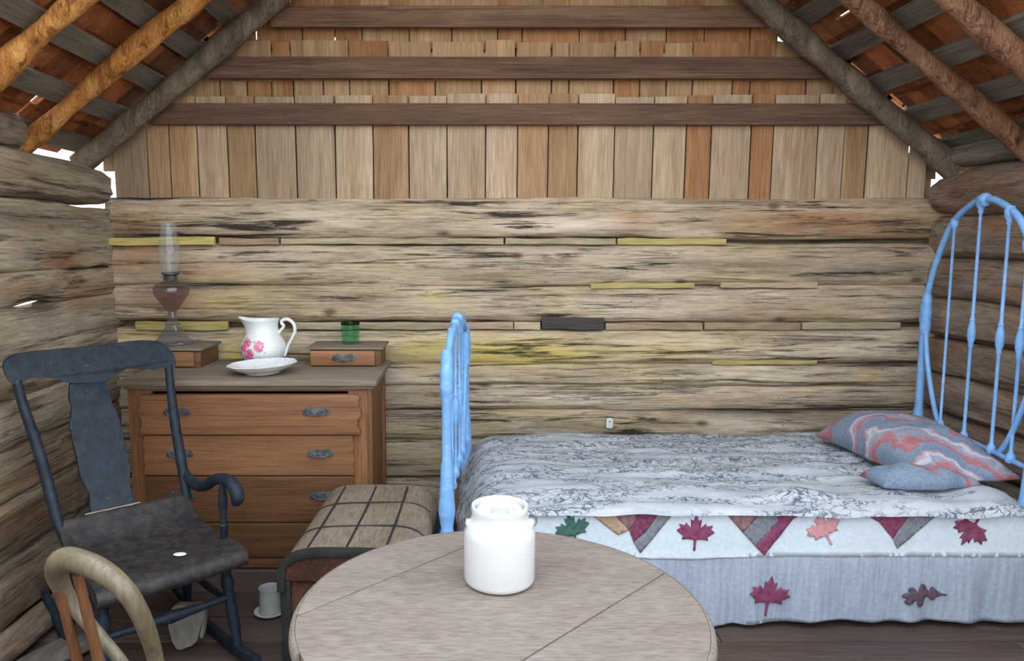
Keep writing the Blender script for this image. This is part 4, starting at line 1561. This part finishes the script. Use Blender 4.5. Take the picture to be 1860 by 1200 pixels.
# ------------------------------------------------------------------ round table
TX, TY, TR, TZ = .070, 1.512, .432, .73
tb = thing('round_table', 'round grey wooden table with two board joints in the foreground', 'table', (TX, TY, 0))
dirv = Vector((.365, .372)).normalized()
nrm = Vector((-dirv.y, dirv.x))
cuts = [(Vector((-.301, 1.532)) - Vector((TX, TY))).dot(nrm), (Vector((.30, 1.505)) - Vector((TX, TY))).dot(nrm)]
cl, ch_ = max(cuts), min(cuts)
pieces = [(ch_ + .002, cl - .002), (cl + .002, TR), (-TR, ch_ - .002)]
for k, (n0, n1) in enumerate(pieces):
    a0 = math.asin(max(-1, min(1, n0 / TR)))
    a1 = math.asin(max(-1, min(1, n1 / TR)))
    out = []
    m = 48
    for i in range(m + 1):
        a = lerp(a0, a1, i / m)
        out.append((TR * math.cos(a), TR * math.sin(a)))
    if k == 0:
        for i in range(m + 1):
            a = lerp(a1, a0, i / m)
            out.append((-TR * math.cos(a), TR * math.sin(a)))
    elif k == 1:
        for i in range(1, m + 1):
            a = lerp(a1, a0, i / m)
            out.append((-TR * math.cos(a), TR * math.sin(a)))
    else:
        for i in range(0, m):
            a = lerp(a1, a0, i / m)
            out.append((-TR * math.cos(a), TR * math.sin(a)))
    # drop repeated points
    o2 = []
    for p in out:
        if not o2 or (Vector(p) - Vector(o2[-1])).length > .001:
            o2.append(p)
    if (Vector(o2[0]) - Vector(o2[-1])).length < .001:
        o2.pop()
    b = new()
    prism(b, o2, .030, lambda u, v, q: (TX + dirv.x * u + nrm.x * v, TY + dirv.y * u + nrm.y * v, TZ - .030 + q), .0012, tone=[.5, .62, .45][k])
    o = obj('top_board', b, M_TABLE, tb, angle=30)
# moulded rim
b = new()
pr = [(TR + .001, -.031), (TR + .010, -.030), (TR + .014, -.020), (TR + .012, -.008), (TR + .006, -.001), (TR + .001, .0005)]
for A0, A1 in ((math.radians(-150), math.radians(205)),):
    rings = []
    for i in range(121):
        a = lerp(A0, A1, i / 120)
        rings.append([b.verts.new((TX + r * math.cos(a), TY + r * math.sin(a), TZ + h)) for r, h in pr])
    for p, q in zip(rings, rings[1:]):
        for s in range(len(pr)):
            t = (s + 1) % len(pr)
            b.faces.new((p[s], p[t], q[t], q[s]))
    b.faces.new(rings[0])
    b.faces.new(rings[-1])
settone(b, b.verts, .6)
obj('rim', b, M_TABLE, tb)['label'] = 'rounded moulding round the table edge'
b = new()
lathe(b, [(0, .09), (.07, .09), (.09, .12), (.075, .16), (.05, .22), (.065, .32), (.06, .40), (.045, .50), (.06, .60), (.09, .66), (.10, .70), (0, .70)], 28, (TX, TY, 0))
obj('pedestal', b, M_TABLE, tb)
for k in range(4):
    a = math.radians(45 + 90 * k)
    b = new()
    tube(b, [(TX + r * math.cos(a), TY + r * math.sin(a), h) for r, h in ((.05, .16), (.14, .17), (.24, .10), (.32, .045), (.36, .03))], [.035, .036, .03, .026, .028], seg=12, smooth=5)
    obj('foot', b, M_TABLE, tb)

# stoneware jar on the table
jar = thing('stoneware_jar', 'white glazed stoneware jar with a lid standing on the round table', 'jar', (.073, 1.635, TZ))
b = new()
lathe(b, [(0, .002), (.074, .002), (.080, .006), (.0825, .014), (.0825, .112), (.0815, .124), (.076, .137), (.068, .150), (.0645, .162), (.0655, .172), (.066, .180), (.064, .184), (.059, .183), (.057, .172), (.057, .13), (0, .13)], 64)
obj('jar_body', b, M_WHITE, jar, shift=False)
b = new()
lathe(b, [(0, .160), (.018, .160), (.0185, .170), (.022, .182), (.019, .187), (0, .188)], 24)
lathe(b, [(0, .150), (.052, .150), (.0525, .174), (.048, .178), (.042, .172), (.036, .164), (.0, .162)], 48)
obj('lid', b, M_WHITE, jar, shift=False)
for s in (-1, 1):
    b = new()
    lathe(b, [(0, -.008), (.007, -.008), (.009, 0), (.007, .008), (0, .009)], 14, (s * .071, -.012, .145))
    e = obj('ear', b, M_WHITE, jar, shift=False)
    b = new()
    tube(b, [(s * .068, -.006, .160), (s * .080, -.012, .160), (s * .084, -.014, .148), (s * .078, -.016, .138)], .0022, seg=8, smooth=4)
    obj('wire_clip', b, M_IRON, jar, shift=False)

# ------------------------------------------------------------------ bentwood chair in front
KS = .87
AP, LATV, FWV = Vector((-.819 * KS, 1.472 * KS, 1.5 - .646 * KS)), Vector((math.cos(2.57), math.sin(2.57), 0)), Vector((math.sin(2.57), -math.cos(2.57), 0))
LEAN = .38
DNV = FWV * math.sin(LEAN) - Vector((0, 0, math.cos(LEAN)))
bc = thing('bentwood_chair', 'light bentwood chair with a balloon-shaped hoop back at the left of the round table', 'chair', (AP.x + FWV.x * .35, AP.y + FWV.y * .35, 0))


def hp(u, v, out=0.):
    return AP + LATV * u + DNV * v + (FWV * math.cos(LEAN) + Vector((0, 0, math.sin(LEAN)))) * out


b = new()
hoop = [(.062, .59), (.055, .45), (.060, .338), (.103, .265), (.148, .195), (.158, .140), (.140, .085), (.095, .040), (.040, .012), (-.02, .002), (-.085, .002), (-.136, .022), (-.160, .065), (-.154, .145), (-.118, .257), (-.085, .345), (-.072, .45), (-.070, .59)]
tube(b, [hp(u * KS, v * KS) for u, v in hoop], [KS * r for r in (.013, .013, .014, .015, .017, .020, .024, .027, .026, .025, .023, .021, .019, .018, .016, .015, .014, .013)], seg=16, smooth=7, up=tuple(LATV), flat=1.0)
obj('hoop_back', b, M_BENT, bc)
SC0 = Vector((AP.x + FWV.x * .335, AP.y + FWV.y * .335, .45))
for top, base in (((.02, .045), (.03, .10)), ((.148, .105), (.165, .115))):
    b = new()
    A = hp(top[0] * KS, top[1] * KS) - FWV * .004
    Bp = Vector((AP.x, AP.y, 0)) + LATV * base[0] * KS + FWV * base[1] * KS + Vector((0, 0, .46))
    tube(b, [A, A.lerp(Bp, .4), A.lerp(Bp, .75), Bp], [.009, .0105, .0115, .0095], seg=14, smooth=4)
    obj('spindle', b, M_BENTR, bc)['label'] = 'reddish turned spindle'
b = new()
lathe(b, [(0, -.025), (.165, -.025), (.178, -.015), (.181, 0), (.176, .012), (.15, .010), (.08, .004), (0, .002)], 48, tuple(SC0))
obj('seat', b, M_BENT, bc)
for sa in (.25, .75, 1.25, 1.75):
    a = sa * math.pi + 2.57
    b = new()
    d = Vector((math.cos(a), math.sin(a), 0))
    tube(b, [SC0 + d * .13 + Vector((0, 0, -.02)), SC0 + d * .155 + Vector((0, 0, -.24)), SC0 + d * .215 + Vector((0, 0, -.448))], [.017, .016, .012], seg=12, smooth=4)
    obj('leg', b, M_BENTR, bc)
b = new()
ring = [SC0 + Vector(((.148) * math.cos(k * math.pi / 20), .148 * math.sin(k * math.pi / 20), -.22)) for k in range(41)]
tube(b, ring, .009, seg=10)
obj('stretcher_ring', b, M_BENT, bc)

# ------------------------------------------------------------------ small things on the floor
cup = thing('china_cup', 'white china cup standing on the floor between the rocking chair and the trunk', 'cup', (-.815, 2.885, 0.001))
b = new()
lathe(b, [(0, .012), (.034, .012), (.036, 0), (.040, 0), (.042, .012), (.043, .03), (.041, .07), (.040, .095), (.0425, .108), (.0395, .108), (.037, .09), (.039, .03), (0, .02)], 32, sx=1.05)
obj('cup_body', b, plain('greyish_china', (.40, .40, .38), .35, .4, var=.1), cup, shift=False)
b = new()
tube(b, [(.040, 0, .085), (.058, -.004, .084), (.066, -.004, .062), (.058, -.004, .036), (.042, 0, .026)], .0045, seg=8, smooth=4)
obj('handle', b, M_IRON, cup, shift=False)
b = new()
lathe(b, [(0, .001), (.045, .001), (.060, .010), (.066, .016), (.062, .017), (.04, .007), (0, .006)], 36, tuple((-.815, 2.885, 0)))
tag(obj('saucer', b, plain('greyish_china_saucer', (.5, .47, .44), .4, .4)), 'shallow saucer on the floor under the white cup', 'saucer')
for v in cup.children[0].data.vertices:
    v.co.z += .006

b = new()
sh = rounded([(-.085, .150), (-.055, .168), (.0, .172), (.062, .182), (.070, .15), (.068, .06), (.058, .052), (.05, .075), (.040, .035), (.0, .012), (-.045, .0), (-.075, .05), (-.092, .10)], 4)
prism(b, sh, .028, lambda u, v, q: (-1.055 + u * .92 + v * .05, 2.60 + q + v * .20 - u * .2, .002 + v * .93), .006)
shard = obj('broken_crock', b, plain('dull_crock', (.26, .24, .21), .7, .3, var=.25, scale=18, bump=.3))
tag(shard, 'pale broken crockery slab standing on the floor under the rocking chair', 'crock piece')

# split boards and slabs lying along the foot of the left wall


def slabwood(x0, y0, z0, x1, y1, z1, w_, t_, tn, label, seed, mat):
    b = new()
    A, B = Vector((x0, y0, z0)), Vector((x1, y1, z1))
    d = (B - A)
    ln = d.length
    d.normalize()
    s = d.cross(Vector((0, 0, 1))).normalized()
    up = s.cross(d)
    pts = []
    for i in range(31):
        t = i / 30
        pts.append(A.lerp(B, t))
    rings = []
    for i, p in enumerate(pts):
        t = i / 30
        ring = []
        for k in range(12):
            a = 2 * math.pi * k / 12
            ca = math.copysign(abs(math.cos(a)) ** .6, math.cos(a))
            sa_ = math.copysign(abs(math.sin(a)) ** .6, math.sin(a))
            f = 1 + .22 * noise.noise(Vector((t * ln * 5, ca * 2 + seed, sa_)))
            tip = min(1, (1 - t) * ln / .12 + .25)
            ring.append(b.verts.new(p + s * (ca * w_ / 2 * f * tip) + up * (sa_ * t_ / 2 * f)))
        rings.append(ring)
    for p, q in zip(rings, rings[1:]):
        for k in range(12):
            b.faces.new((p[k], p[(k + 1) % 12], q[(k + 1) % 12], q[k]))
    b.faces.new(rings[0])
    b.faces.new(rings[-1])
    settone(b, b.verts, tn)
    o = obj('split_wood_slab', b, mat)
    tag(o, label, 'wood slab', 'split wood by the left wall')


slabwood(-1.78, 2.10, .16, -1.80, 3.35, .12, .09, .16, .05, 'dark rough slab leaning on the foot of the left wall behind the bentwood chair', 3, M_LOGR)
slabwood(-1.70, 2.35, .05, -1.66, 3.12, .05, .12, .06, .2, 'reddish splintered slab on the floor along the left wall', 5, M_LOGR)
slabwood(-1.62, 2.25, .035, -1.42, 2.72, .032, .14, .04, .2, 'greyish board on the floor in the lower left corner', 8, M_LATH)

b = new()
lathe(b, [(0, 0), (.017, .0), (.0185, .002), (.015, .0045), (0, .005)], 24, sx=1.25, sy=.8)  # flat white disc that paints a spot of sunlight on the seat
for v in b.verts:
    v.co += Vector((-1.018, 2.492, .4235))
tag(obj('sun_patch', b, M_CERAM), 'small white oval disc standing in for a sun patch on the rocking chair seat', 'sun patch')
